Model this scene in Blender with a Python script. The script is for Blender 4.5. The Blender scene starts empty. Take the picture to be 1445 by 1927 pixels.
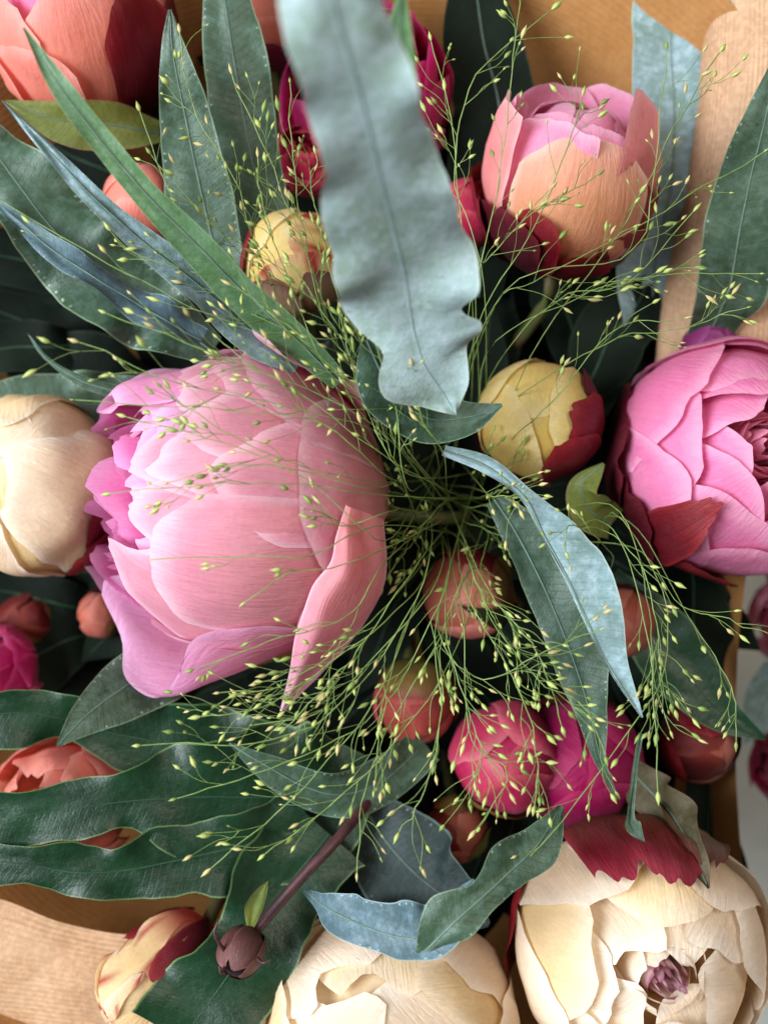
import bpy, math, random
import numpy as np
from mathutils import Vector, Matrix, noise
R_ = math.radians
scene = bpy.context.scene
COL = scene.collection

# ---------------------------------------------------------------- camera
CAM_H = 0.36                       # metres from the lens to the focus plane (z = 0)
S = 0.26 / 1445.0                  # metres per photograph pixel on the focus plane
cam_d = bpy.data.cameras.new('camera')
cam = bpy.data.objects.new('camera', cam_d); COL.objects.link(cam)
cam.location = (0, 0, CAM_H)
cam_d.sensor_fit = 'VERTICAL'; cam_d.sensor_height = 36.0
cam_d.lens = 36.0 * CAM_H / (1927 * S)
cam_d.clip_start = 0.01; cam_d.clip_end = 20
cam_d.dof.use_dof = True; cam_d.dof.focus_distance = CAM_H - 0.002
cam_d.dof.aperture_fstop = cam_d.lens / 7.6
scene.camera = cam
# ---------------------------------------------------------------- world and window light
world = bpy.data.worlds.new('World'); scene.world = world; world.use_nodes = True
bg = world.node_tree.nodes['Background']
bg.inputs[0].default_value = (0.72, 0.82, 1.0, 1); bg.inputs[1].default_value = 0.055
def area(name, loc, target, size, sy, power, col):
    d = bpy.data.lights.new(name, 'AREA'); d.shape = 'RECTANGLE'; d.size = size; d.size_y = sy
    d.energy = power; d.color = col
    o = bpy.data.objects.new(name, d); COL.objects.link(o); o.location = loc
    o.rotation_euler = (Vector(target) - Vector(loc)).to_track_quat('-Z', 'Y').to_euler()
    return o
area('window_light', (-1.50, 0.08, 1.30), (0, 0, -0.02), 1.2, 1.4, 104, (0.87, 0.93, 1.0))
area('room_light', (0.45, 0.40, 1.15), (0, 0, -0.04), 0.5, 0.5, 8, (1.0, 0.90, 0.78))
vs = scene.view_settings
vs.view_transform = 'Standard'; vs.look = 'None'; vs.exposure = 0.0; vs.gamma = 1.0; vs.use_curve_mapping = False
scene.cycles.max_bounces = 8; scene.cycles.diffuse_bounces = 4; scene.cycles.transparent_max_bounces = 8

# ---------------------------------------------------------------- helpers
def P(px, py, z=0.0):
    """bouquet layout: photograph pixel + height in cm above the focus plane -> world point"""
    z *= 0.01; k = S * (CAM_H - z) / CAM_H
    return np.array([(px - 722.5) * k, (963.5 - py) * k, z])
def PX(z): return S * (CAM_H - z * 0.01) / CAM_H
def lin(h):
    h = h.lstrip('#'); v = [int(h[i:i + 2], 16) / 255 for i in (0, 2, 4)]
    return np.array([x / 12.92 if x <= .04045 else ((x + .055) / 1.055) ** 2.4 for x in v])
def spline(pts, t):
    """Catmull-Rom through pts (n,k) at parameters t in 0..1"""
    p = np.asarray(pts, float); n = len(p)
    if n == 2: return p[0] + (p[1] - p[0]) * np.asarray(t)[:, None]
    q = np.vstack([2 * p[0] - p[1], p, 2 * p[-1] - p[-2]])
    s = np.clip(np.asarray(t, float), 0, 1) * (n - 1); i = np.minimum(s.astype(int), n - 2); f = (s - i)[:, None]
    a, b, c, d = q[i], q[i + 1], q[i + 2], q[i + 3]
    return .5 * (2 * b + (c - a) * f + (2 * a - 5 * b + 4 * c - d) * f ** 2 + (3 * b - a - 3 * c + d) * f ** 3)
def sm(a, b, x): x = np.clip((np.asarray(x, float) - a) / (b - a), 0, 1); return x * x * (3 - 2 * x)
def nz(x, y, z=0.0): return noise.noise(Vector((x, y, z)))
def nrm(v): return v / (np.linalg.norm(v) + 1e-12)
def mix(a, b, t): return a + (b - a) * t
def link(name, me, mat, parent=None):
    o = bpy.data.objects.new(name, me); COL.objects.link(o)
    if mat is not None and not me.materials: me.materials.append(mat)
    if parent is not None: o.parent = parent
    return o
def tag(o, label, cat, group=None):
    o['label'] = label; o['category'] = cat
    if group: o['group'] = group
    return o
def empty(name, loc, label, cat, group=None):
    o = bpy.data.objects.new(name, None); COL.objects.link(o); o.location = loc; o.empty_display_size = .01
    return tag(o, label, cat, group)
def grid_mesh(name, V, cols=None, uv=None, close_u=False):
    """V (nv,nu,3) -> smooth quad sheet, optional point colours and uv"""
    nv, nu = V.shape[:2]; idx = np.arange(nv * nu).reshape(nv, nu)
    f = np.stack([idx[:-1, :-1], idx[:-1, 1:], idx[1:, 1:], idx[1:, :-1]], -1).reshape(-1, 4)
    if close_u:
        g = np.stack([idx[:-1, -1], idx[:-1, 0], idx[1:, 0], idx[1:, -1]], -1).reshape(-1, 4); f = np.vstack([f, g])
    return raw_mesh(name, V.reshape(-1, 3), f, None if cols is None else cols.reshape(-1, 3), None if uv is None else uv.reshape(-1, 2))
def raw_mesh(name, V, f, cols=None, uv=None):
    me = bpy.data.meshes.new(name); f = np.asarray(f)
    me.vertices.add(len(V)); me.vertices.foreach_set('co', np.asarray(V, np.float32).ravel())
    k = f.shape[1]; me.loops.add(f.size); me.loops.foreach_set('vertex_index', f.ravel().astype(np.int32))
    me.polygons.add(len(f)); me.polygons.foreach_set('loop_start', np.arange(0, f.size, k, dtype=np.int32))
    me.polygons.foreach_set('loop_total', np.full(len(f), k, np.int32))
    if uv is not None:
        l = me.uv_layers.new(name='UVMap'); l.data.foreach_set('uv', np.asarray(uv, np.float32)[f.ravel()].ravel())
    if cols is not None:
        a = me.color_attributes.new('Col', 'FLOAT_COLOR', 'POINT')
        a.data.foreach_set('color', np.hstack([np.clip(cols, 0, 1), np.ones((len(V), 1))]).astype(np.float32).ravel())
    me.update(); me.validate()
    me.polygons.foreach_set('use_smooth', np.ones(len(f), bool))
    return me
def tube_geo(path, rad, k=5):
    path = np.asarray(path); n = len(path); T = np.gradient(path, axis=0)
    rad = np.broadcast_to(rad, (n,)); V = np.zeros((n, k, 3)); a = np.arange(k) * 2 * math.pi / k
    ref = np.array([.31, .52, .79])
    for i in range(n):
        t = nrm(T[i]); x = nrm(np.cross(t, ref)); y = np.cross(t, x)
        V[i] = path[i] + rad[i] * (np.cos(a)[:, None] * x + np.sin(a)[:, None] * y)
    return V
def tube_mesh(name, path, rad, k=6): return grid_mesh(name, tube_geo(path, rad, k), close_u=True)

# ---------------------------------------------------------------- materials
class NT:
    def __init__(s, name):
        s.m = bpy.data.materials.new(name); s.m.use_nodes = True; s.t = s.m.node_tree; s.t.nodes.clear()
        s.out = s.n('ShaderNodeOutputMaterial')
    def n(s, ty, **kw):
        x = s.t.nodes.new(ty)
        for k, v in kw.items():
            if k.startswith('i_'):
                k = k[2:]; x.inputs[int(k) if k.isdigit() else k.replace('_', ' ')].default_value = v
            else: setattr(x, k, v)
        return x
    def l(s, a, b): s.t.links.new(a, b)
    def math(s, op, a, b=None, c=None):
        x = s.n('ShaderNodeMath', operation=op)
        for i, v in enumerate((a, b, c)):
            if v is None: continue
            if isinstance(v, (int, float)): x.inputs[i].default_value = v
            else: s.l(v, x.inputs[i])
        return x.outputs[0]
    def mixc(s, f, a, b, blend='MIX'):
        x = s.n('ShaderNodeMix', data_type='RGBA', blend_type=blend)
        for i, v in ((0, f), (6, a), (7, b)):
            if isinstance(v, (int, float)): x.inputs[i].default_value = v
            elif hasattr(v, 'links') or hasattr(v, 'is_linked'): s.l(v, x.inputs[i])
            else: x.inputs[i].default_value = tuple(v) + (1,)
        return x.outputs[2]
    def noise(s, vec, scale, detail=3, rough=.55, scl=(1, 1, 1)):
        mp = s.n('ShaderNodeMapping'); mp.inputs['Scale'].default_value = scl; s.l(vec, mp.inputs[0])
        x = s.n('ShaderNodeTexNoise'); x.inputs['Scale'].default_value = scale; x.inputs['Detail'].default_value = detail
        x.inputs['Roughness'].default_value = rough; s.l(mp.outputs[0], x.inputs['Vector']); return x.outputs['Fac']
    def ramp(s, f, a, b):
        x = s.n('ShaderNodeMapRange', interpolation_type='SMOOTHSTEP'); s.l(f, x.inputs[0])
        x.inputs[1].default_value = a; x.inputs[2].default_value = b; return x.outputs[0]
def petal_mat(name, transl=.40, rough=.5, vein=.032, spec=.25, sheen=.06):
    t = NT(name); at = t.n('ShaderNodeAttribute', attribute_name='Col'); uv = t.n('ShaderNodeTexCoord')
    oi = t.n('ShaderNodeObjectInfo')
    sh = t.n('ShaderNodeVectorMath', operation='ADD'); t.l(uv.outputs['UV'], sh.inputs[0])
    cb = t.n('ShaderNodeCombineXYZ'); t.l(t.math('MULTIPLY', oi.outputs['Random'], 37.0), cb.inputs[0]); t.l(cb.outputs[0], sh.inputs[1])
    v1 = t.noise(sh.outputs[0], 9, 4, .6, (4.5, .55, 1)); v2 = t.noise(uv.outputs['Object'], 60, 3, .6); v3 = t.noise(uv.outputs['Object'], 700, 2, .6)
    mpc = t.n('ShaderNodeMapping'); mpc.inputs['Scale'].default_value = (3.2, .8, 1); t.l(sh.outputs[0], mpc.inputs[0])
    ck = t.n('ShaderNodeTexNoise'); ck.inputs['Scale'].default_value = 5.5; ck.inputs['Detail'].default_value = 6; ck.inputs['Roughness'].default_value = .62; ck.inputs['Distortion'].default_value = 1.6; t.l(mpc.outputs[0], ck.inputs['Vector']); v4 = ck.outputs['Fac']
    f = t.math('ADD', t.math('MULTIPLY', t.math('SUBTRACT', v1, .5), vein * 2.4), 1.0)
    f = t.math('ADD', f, t.math('MULTIPLY', t.math('SUBTRACT', v4, .5), .22))
    f = t.math('ADD', f, t.math('MULTIPLY', t.math('SUBTRACT', v2, .5), .22))
    f = t.math('ADD', f, t.math('MULTIPLY', t.math('SUBTRACT', v3, .5), .22))
    hs = t.n('ShaderNodeHueSaturation'); t.l(at.outputs['Color'], hs.inputs['Color']); t.l(f, hs.inputs['Value'])
    t.l(t.math('ADD', t.math('MULTIPLY', t.math('SUBTRACT', v2, .5), -.25), 1.0), hs.inputs['Saturation'])
    c = hs.outputs['Color']
    b = t.n('ShaderNodeBsdfPrincipled'); t.l(c, b.inputs['Base Color']); b.inputs['Roughness'].default_value = rough
    b.inputs['Specular IOR Level'].default_value = spec; b.inputs['Sheen Weight'].default_value = sheen; b.inputs['Sheen Roughness'].default_value = .5
    bp = t.n('ShaderNodeBump'); bp.inputs['Strength'].default_value = .42; bp.inputs['Distance'].default_value = .0016
    t.l(t.math('ADD', t.math('MULTIPLY', v1, .25), t.math('ADD', v4, t.math('MULTIPLY', v3, .12))), bp.inputs['Height']); t.l(bp.outputs[0], b.inputs['Normal'])
    tr = t.n('ShaderNodeBsdfTranslucent'); t.l(c, tr.inputs[0])
    mx = t.n('ShaderNodeMixShader', i_0=transl); t.l(b.outputs[0], mx.inputs[1]); t.l(tr.outputs[0], mx.inputs[2]); t.l(mx.outputs[0], t.out.inputs[0])
    return t.m
PETAL = petal_mat('petal_tissue'); SEPAL = petal_mat('sepal_tissue', .05, .42, .30, .28, 0.0)
def leaf_mat(name, ca, cb, cedge, rough=.38, transl=.08, dots=True, bloom=(.30, .40, .44), bl=.5, spec=.30, vs_=.17):
    t = NT(name); tc = t.n('ShaderNodeTexCoord'); sp = t.n('ShaderNodeSeparateXYZ'); t.l(tc.outputs['UV'], sp.inputs[0])
    u, v = sp.outputs[0], sp.outputs[1]                 # u 0..1 across, v along in ~cm
    au = t.math('ABSOLUTE', t.math('SUBTRACT', t.math('MULTIPLY', u, 2.0), 1.0))
    ob = tc.outputs['Object']
    n1 = t.noise(ob, 45, 4, .6); n2 = t.noise(ob, 260, 4, .65); n3 = t.noise(ob, 1100, 2, .6)
    c = t.mixc(t.ramp(n1, .3, .7), ca, cb)
    c = t.mixc(t.math('MULTIPLY', t.ramp(n2, .40, .75), bl), c, bloom)       # waxy bloom in patches
    spots = t.math('MULTIPLY', t.ramp(t.noise(ob, 170, 5, .75, (1, 1.6, 1)), .60, .70), .55)
    c = t.mixc(spots, c, [x * .38 for x in ca])                              # rubbed or wet patches
    w = t.math('SINE', t.math('ADD', t.math('MULTIPLY', t.math('SUBTRACT', v, t.math('MULTIPLY', au, .55)), 23.0), t.math('MULTIPLY', n1, 9.0)))
    vein = t.ramp(w, .86, 1.0)
    c = t.mixc(t.math('MULTIPLY', vein, vs_), c, [x * .45 for x in ca])
    edge = t.ramp(au, .945, .99); c = t.mixc(t.math('MULTIPLY', edge, .75), c, cedge)
    if dots:
        dv = t.math('ABSOLUTE', t.math('SUBTRACT', t.math('FRACT', t.math('ADD', t.math('MULTIPLY', v, 3.3), t.math('MULTIPLY', n1, 3.0))), .5))
        d = t.math('MULTIPLY', t.ramp(dv, .16, .06), t.math('MULTIPLY', t.ramp(au, .86, .89), t.ramp(au, .95, .92)))
        d = t.math('MULTIPLY', d, t.ramp(t.noise(ob, 130, 2, .5), .5, .6)); c = t.mixc(t.math('MULTIPLY', d, .5), c, (.62, .68, .6))
    fine = t.math('ADD', .82, t.math('MULTIPLY', n3, .36)); cm = t.n('ShaderNodeVectorMath', operation='SCALE'); t.l(c, cm.inputs[0]); t.l(fine, cm.inputs['Scale'])
    b = t.n('ShaderNodeBsdfPrincipled'); t.l(cm.outputs[0], b.inputs['Base Color']); b.inputs['Specular IOR Level'].default_value = spec
    t.l(t.math('ADD', rough - .1, t.math('MULTIPLY', n2, .28)), b.inputs['Roughness'])
    bp = t.n('ShaderNodeBump'); bp.inputs['Strength'].default_value = .45; bp.inputs['Distance'].default_value = .0012
    h = t.math('ADD', t.math('MULTIPLY', n2, .7), t.math('MULTIPLY', vein, -vs_ * .6)); h = t.math('ADD', h, t.math('MULTIPLY', n3, .15))
    t.l(h, bp.inputs['Height']); t.l(bp.outputs[0], b.inputs['Normal'])
    tr = t.n('ShaderNodeBsdfTranslucent'); t.l(cm.outputs[0], tr.inputs[0])
    mx = t.n('ShaderNodeMixShader', i_0=transl); t.l(b.outputs[0], mx.inputs[1]); t.l(tr.outputs[0], mx.inputs[2]); t.l(mx.outputs[0], t.out.inputs[0])
    return t.m
L_BLUE = leaf_mat('glaucous_leaf', lin('6a8680'), lin('7e9aa0'), lin('a8beb0'), .44, bloom=tuple(lin('b0c6d2')), bl=.6)
L_GREY = leaf_mat('grey_green_leaf', lin('30462f'), lin('435a46'), lin('86a080'), .42, bloom=tuple(lin('5f7c70')), bl=.5, spec=.4)
L_PALE = leaf_mat('pale_blue_leaf', lin('8fa89a'), lin('a8c0c0'), lin('c4d6cc'), .46, bloom=tuple(lin('c2d4e0')), bl=.65, vs_=.05)
L_SLATE = leaf_mat('slate_blue_leaf', lin('455a5e'), lin('587078'), lin('98b0b0'), .44, bloom=tuple(lin('7c98a8')), bl=.5)
L_DARK = leaf_mat('dark_green_leaf', lin('0e2a14'), lin('183820'), lin('6c8a58'), .36, dots=False, bloom=tuple(lin('1f4232')), bl=.3, vs_=.10, spec=.42)
L_GREEN = leaf_mat('fresh_green_leaf', lin('4a6c40'), lin('5c7c5a'), lin('8faa74'), .38, dots=False, bloom=tuple(lin('7d9c7a')), bl=.35)
L_DEEP = leaf_mat('shade_painted_leaf', lin('0c140d'), lin('142016'), lin('2a3826'), .75, spec=.15, dots=False, bloom=tuple(lin('16221a')), bl=.3)  # near-black colour stands in for shade deep in the bouquet
L_DUSK = leaf_mat('dusky_leaf', lin('222c2a'), lin('303e3c'), lin('70847e'), .5, bloom=tuple(lin('48605e')), bl=.4)
L_OLIVE = leaf_mat('olive_leaf', lin('6e7434'), lin('586530'), lin('8f5a50'), .4, dots=False, bloom=tuple(lin('7f8a50')), bl=.3)
def simple_mat(name, ca, cb, rough=.5, scale=120, spec=.4, transl=0.0):
    t = NT(name); tc = t.n('ShaderNodeTexCoord'); n = t.noise(tc.outputs['Object'], scale, 4, .6)
    c = t.mixc(t.ramp(n, .3, .7), ca, cb); b = t.n('ShaderNodeBsdfPrincipled'); t.l(c, b.inputs['Base Color'])
    b.inputs['Roughness'].default_value = rough; b.inputs['Specular IOR Level'].default_value = spec
    bp = t.n('ShaderNodeBump'); bp.inputs['Strength'].default_value = .25; bp.inputs['Distance'].default_value = .0006
    t.l(n, bp.inputs['Height']); t.l(bp.outputs[0], b.inputs['Normal'])
    if transl:
        tr = t.n('ShaderNodeBsdfTranslucent'); t.l(c, tr.inputs[0]); mx = t.n('ShaderNodeMixShader', i_0=transl)
        t.l(b.outputs[0], mx.inputs[1]); t.l(tr.outputs[0], mx.inputs[2]); t.l(mx.outputs[0], t.out.inputs[0])
    else: t.l(b.outputs[0], t.out.inputs[0])
    return t.m
STALK = simple_mat('flower_stalk', lin('4a5a2c'), lin('5c4a30'), .5)
GRASS = simple_mat('grass_stem', lin('6c8a44'), lin('8ca45c'), .45, 300, .5, .1)
SEED = simple_mat('grass_seed', lin('cdd884'), lin('9cae54'), .4, 500, .5, .15)
BROWN = simple_mat('brown_stalk', lin('3d2426'), lin('523032'), .45, 200)
MIDRIB = simple_mat('leaf_midrib', lin('566c5c'), lin('6c8276'), .45, 200)
MIDDARK = simple_mat('dark_midrib', lin('1e3e28'), lin('2c4c36'), .45, 200)
def paper_mat(name, ca, cb, ribs, transl=.12, mott=0.0, rb=.12):
    t = NT(name); tc = t.n('ShaderNodeTexCoord'); ob = tc.outputs['Object']; uv = tc.outputs['UV']
    n1 = t.noise(ob, 60, 5, .65); n2 = t.noise(ob, 420, 5, .7); fib = t.noise(uv, 60, 4, .7, (1, 7, 1))
    c = t.mixc(t.ramp(n1, .3, .7), ca, cb)
    c = t.mixc(t.math('MULTIPLY', t.ramp(n2, .42, .62), .22 + mott), c, [min(1, x * 1.45) for x in cb])
    c = t.mixc(t.math('MULTIPLY', t.ramp(fib, .5, .72), .25), c, [x * .72 for x in ca])
    fl = t.ramp(t.noise(ob, 900, 2, .5), .70, .76); c = t.mixc(t.math('MULTIPLY', fl, .5), c, [x * .4 for x in ca])
    b = t.n('ShaderNodeBsdfPrincipled'); t.l(c, b.inputs['Base Color']); b.inputs['Roughness'].default_value = .62; b.inputs['Specular IOR Level'].default_value = .35
    sp = t.n('ShaderNodeSeparateXYZ'); t.l(uv, sp.inputs[0])
    w = t.math('SINE', t.math('MULTIPLY', sp.outputs[1], 2 * math.pi * ribs)); w = t.math('MULTIPLY', w, .5)
    vo = t.n('ShaderNodeTexVoronoi', feature='DISTANCE_TO_EDGE'); vo.inputs['Scale'].default_value = 22; t.l(ob, vo.inputs['Vector']); cr = t.ramp(vo.outputs['Distance'], .0, .09)
    h = t.math('ADD', t.math('ADD', w, t.math('MULTIPLY', n2, .6)), t.math('MULTIPLY', cr, 1.2)); bp = t.n('ShaderNodeBump'); bp.inputs['Strength'].default_value = rb; bp.inputs['Distance'].default_value = .0006
    t.l(h, bp.inputs['Height']); t.l(bp.outputs[0], b.inputs['Normal'])
    tr = t.n('ShaderNodeBsdfTranslucent'); t.l(c, tr.inputs[0]); mx = t.n('ShaderNodeMixShader', i_0=transl)
    t.l(b.outputs[0], mx.inputs[1]); t.l(tr.outputs[0], mx.inputs[2]); t.l(mx.outputs[0], t.out.inputs[0])
    return t.m
KRAFT = paper_mat('kraft_paper', lin('a87440'), lin('b4824e'), 5.5)
KRAFT2 = paper_mat('kraft_paper_lit', lin('b48c68'), lin('c09c7a'), 5.5, .12, .2, .34)  # kraft colour lightened for the sheets that catch the light

# ---------------------------------------------------------------- peonies
def pal(base, mid, tip, edge=None, streak=None, sp=0.0):
    return dict(base=lin(base), mid=lin(mid), tip=lin(tip), edge=lin(edge or tip), streak=None if streak is None else lin(streak), sp=sp)
PINK = pal('e89698', 'f0a2aa', 'f2a8bc', 'fcd2de'); LILAC = pal('ec90a0', 'f09cb8', 'eea2cc', 'f8c6e4')  # lilac tones carry the bluish window light on the left petals
INNER = pal('b81860', 'd84088', 'ee7cba', 'f6aada')
ROSE = pal('ea9698', 'f08cb0', 'f28cbc', 'f8b2d0', 'c0204a', .0); ROSEP = pal('ec8aa0', 'f298b6', 'f4a2c6', 'fac2da'); ROSEIN = pal('d8708c', 'ea88a8', 'f29ebc', 'fabcd0')
CORAL = pal('e07858', 'ec8a72', 'f09484', 'f4aa9c', 'b8283a', .0); CORALP = pal('d8704c', 'eeae7e', 'f4b698', 'fcd2bc')
CREAM = pal('f2c998', 'f8dcb2', 'fae6cc', 'fdf2e2'); CREAMY = pal('eabc74', 'f4d498', 'f8dfb2', 'fbecd2')
YELLOW = pal('dc9058', 'ecca6c', 'f2dc90', 'f6e6ae', 'c04030', .0); YELRED = pal('dc9458', 'ecd078', 'f2dc94', 'e8b890', 'b03030', .05)
MAGENTA = pal('8c0e42', 'b81858', 'c62a70', 'd8508e'); CRIMSON = pal('a01438', 'c42450', 'cf3a5c', 'd8606a')
CORAL_SHADED = pal('7c3428', 'b85e48', 'c87260', 'cc8270'); DKRED = pal('300c10', '5a181c', '7a2a26', '944034')  # bud colours, darkened further for the shade they lie in
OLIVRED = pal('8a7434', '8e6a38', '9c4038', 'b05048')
S_MAR = pal('420e18', '5c121e', '70161f', '86262a'); S_DARK = pal('30181a', '40161e', '4c121c', '601c26')
S_GRN = pal('6e7c38', '64743a', '5c6034', '8a4a48'); S_MIX = pal('6a5c30', '7a4434', 'a03442', 'c05460'); S_CLAW = pal('3c4a22', '2c3a1c', '26321a', '5a2c28'); S_OLV = pal('5c5c26', '6a6430', '78582e', '7c3a30'); S_BRN = pal('7a6a48', '8a7a58', '7c6450', '6a3c38')

class Frame:
    def __init__(s, px, py, z, Rpx, axis, spin=0):
        s.sd = px * .37 + py * .11; s.c = P(px, py, z); s.R = Rpx * PX(z); s.Z = nrm(np.array(axis, float))
        ref = np.array([0, 0, 1.]) if abs(s.Z[2]) < .9 else np.array([0, -1., 0])
        s.X = nrm(ref - s.Z * ref.dot(s.Z)); s.Y = np.cross(s.Z, s.X)
        a = R_(spin); X, Y = s.X, s.Y; s.X = math.cos(a) * X + math.sin(a) * Y; s.Y = -math.sin(a) * X + math.cos(a) * Y
def pb(r=1., t1=2.3, t0=.35, el=1., close=0):
    th = np.linspace(t0, t1, 9); return [(r * math.sin(a), -r * math.cos(a) * el) for a in th]
def cup(r, rt, ht, base=-.75):
    return [(.12, base - .12), (r * .72, base + .12), (r * .98, -.12), (r * 1.0, .25), (mix(r, rt, .45), mix(.25, ht, .68)), (rt, ht)]
_pn = [0]
def petal(F, par, phi, hw, prof, pl, tilt=.03, lift=.02, ruf=.03, tipr=.22, scal=.035, bump=.025, name='petal', mat=None, nu=23, nv=21, point=0., wbase=.42, great=False, roll=0., notch=0., tear=0., skew=0.):
    _pn[0] += 1; sd = _pn[0] * 7.31; phi = R_(phi); hw = R_(hw)
    us = np.linspace(-1, 1, nu); us = np.sign(us) * (1 - (1 - np.abs(us)) ** 1.25); vs_ = np.linspace(0, 1, nv); vs_ = 1 - (1 - vs_) ** 1.2
    Lu = np.array([1 - tipr * abs(u) ** 2.6 - point * abs(u) ** .9 + skew * u + scal * (nz(u * 2.3, sd) * 1.3 + .28 * nz(u * 6, sd, 3)) - notch * math.exp(-((u - .15) / .16) ** 2) - tear * max(0, nz(u * 4.2, sd, 9)) for u in us])
    V = np.zeros((nv, nu, 3)); C = np.zeros((nv, nu, 3)); UV = np.zeros((nv, nu, 2))
    rv = np.random.RandomState(_pn[0]).uniform(.94, 1.05)
    for j, u in enumerate(us):
        pr = spline(prof, vs_ * np.clip(Lu[j], .05, 1.04) / 1.04)
        for i, v in enumerate(vs_):
            rho, h = pr[i]; W = mix(wbase, 1, float(sm(0, .55, v)))
            a = phi + hw * u * W; d = np.array([math.cos(a) * rho, math.sin(a) * rho, h])
            if great:
                b = hw * u * W; rr = math.hypot(rho, h); cb, sb = math.cos(b), math.sin(b); x = rho * cb; y = rr * sb
                d = np.array([math.cos(phi) * x - math.sin(phi) * y, math.sin(phi) * x + math.cos(phi) * y, h * cb])
            n = nrm(d * np.array([1, 1, .8])) if great else nrm(np.array([math.cos(a) * rho, math.sin(a) * rho, h * .6]))
            e = max(v ** 7, abs(u) ** 7 * float(sm(.1, .5, v)))
            q = d * 2.2
            off = tilt * u + lift * (u * u * u * u + .8 * v ** 5) * float(sm(.1, .6, v)) + roll * e
            off += ruf * max(v ** 4, abs(u) ** 4 * float(sm(.1, .5, v))) * (1.7 * nz(q[0] * 1.3 + sd, q[1] * 1.3, q[2] * 1.3) + .3 * nz(q[0] * 3.2 + sd, q[1] * 3.2, q[2] * 3.2))
            off += bump * (nz(q[0] * .8 + F.sd, q[1] * .8, q[2] * .8) + .35 * nz(q[0] * 2 + F.sd, q[1] * 2, q[2] * 2)) + .005 * nz(u * 3.4 + sd, v * 1.2)
            V[i, j] = d + n * off
            k = .5 + .5 * nz(u * 1.7 + sd, v * 1.7, 5)
            c = mix(mix(pl['base'], pl['mid'], float(sm(.1, .55, v + .25 * (k - .5)))), pl['tip'], float(sm(.5, .95, v + .2 * (k - .5))))
            c = mix(c, pl['edge'], float(sm(.88, 1, max(v, abs(u) * float(sm(0, .4, v))))) * .9)
            if pl['streak'] is not None and pl['sp'] > 0: c = mix(c, pl['streak'], float(sm(.62 - pl['sp'], .8 - pl['sp'], .5 + .5 * nz(u * 6 + sd, v * 1.4, 2) + .25 * (v - .6))))
            C[i, j] = c * rv; UV[i, j] = (u * .5 + .5, v)
    M = np.stack([F.X, F.Y, F.Z]); V = (V @ M) * F.R
    me = grid_mesh(name, V, C, UV); return link(name, me, mat or PETAL, par)
def core(F, par, pl, r=.8, el=.95, zoff=-.05, name='inner_core'):
    th = np.linspace(.002, math.pi - .002, 14); ph = np.linspace(0, 2 * math.pi, 17)[:-1]
    V = np.array([[[r * math.sin(t) * math.cos(p), r * math.sin(t) * math.sin(p), -r * el * math.cos(t) + zoff] for p in ph] for t in th])
    V *= 1 + .04 * np.array([[nz(*(x * 3)) for x in row] for row in V])[..., None]
    C = np.broadcast_to(pl['base'] * .6, V.shape).copy(); UV = np.zeros(V.shape[:2] + (2,))
    M = np.stack([F.X, F.Y, F.Z]); return link(name, grid_mesh(name, (V @ M) * F.R, C, UV, True), PETAL, par)
def stalk(F, par, to=None, rad=.0028):
    a = -F.Z * F.R * .9; b = (np.array([0.0, 0.0, -.24]) + np.array([random.uniform(-.03, .03), random.uniform(-.03, .03), 0]) - F.c) if to is None else to - F.c
    m1 = a - F.Z * F.R * .7; pts = np.array([a, m1, mix(m1, b, .5) + np.array([0, 0, -.01]), b])
    return link('stem', tube_mesh('stem', spline(pts, np.linspace(0, 1, 14)), rad, 7), STALK, par)
def flower(px, py, z, Rpx, axis, label, spin=0, cat='peony', name='peony', group=None):
    F = Frame(px, py, z, Rpx, axis, spin); return F, empty(name, F.c, label, cat, group)
def ruffle(F, par, n, rmin, rmax, hmin, hmax, pl, hw=34, ruf=.07, seed=0, lean=0.):
    rg = random.Random(seed)
    for i in range(n):
        r = mix(rmin, rmax, math.sqrt((i + .5) / n)); h = mix(hmax, hmin, rg.random() * .6 + .4 * (i / n))
        rt = r + rg.uniform(-.10, .07) + lean
        petal(F, par, i * 137.5 + rg.uniform(-25, 25), hw * rg.uniform(.7, 1.25) * min(1.6, .45 / max(r, .16)), [(.08, -.2), (r * .8, .0), (r, h * .55), (rt, h)], pl, tilt=rg.uniform(-.05, .05), lift=rg.uniform(-.05, .05), ruf=ruf, scal=.09, bump=.04, nu=13, nv=13)

# --- the big pink one, opening to the left
F, A = flower(450, 948, -3.2, 281, (-.95, .06, .30), 'large half-open pink peony with one flared lilac petal, brushed by grass seed heads')
core(F, A, INNER, .74, .72, -.12); stalk(F, A)
ruffle(F, A, 30, .08, .48, .74, 1.0, INNER, seed=3, ruf=.09)
for k in range(6): petal(F, A, 95 + k * 27, 26, cup(.74, .50 + .05 * math.sin(k * 2.3), .95 + .05 * math.sin(k * 2.1)), INNER if k % 2 else LILAC, ruf=.06, scal=.06)
for k in range(5): petal(F, A, 78 + k * 34, 30, cup(.88, .58 + .05 * math.sin(k * 3.1), .92 + .05 * math.sin(k * 1.7)), LILAC, ruf=.06, lift=.02, scal=.06)
for k in range(6): petal(F, A, -62 + k * 26, 24, pb(.84, 2.66 + .1 * math.sin(k * 2.7)), LILAC, ruf=.05, scal=.09, tipr=.3, tilt=.03 * (-1) ** k)
for ph, hw, r, t1, tl in ((150, 44, .97, 2.2, .03), (205, 44, .98, 2.1, .03), (255, 44, .97, 2.2, .03)): petal(F, A, ph, hw, pb(r, t1), PINK, tilt=tl)
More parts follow.
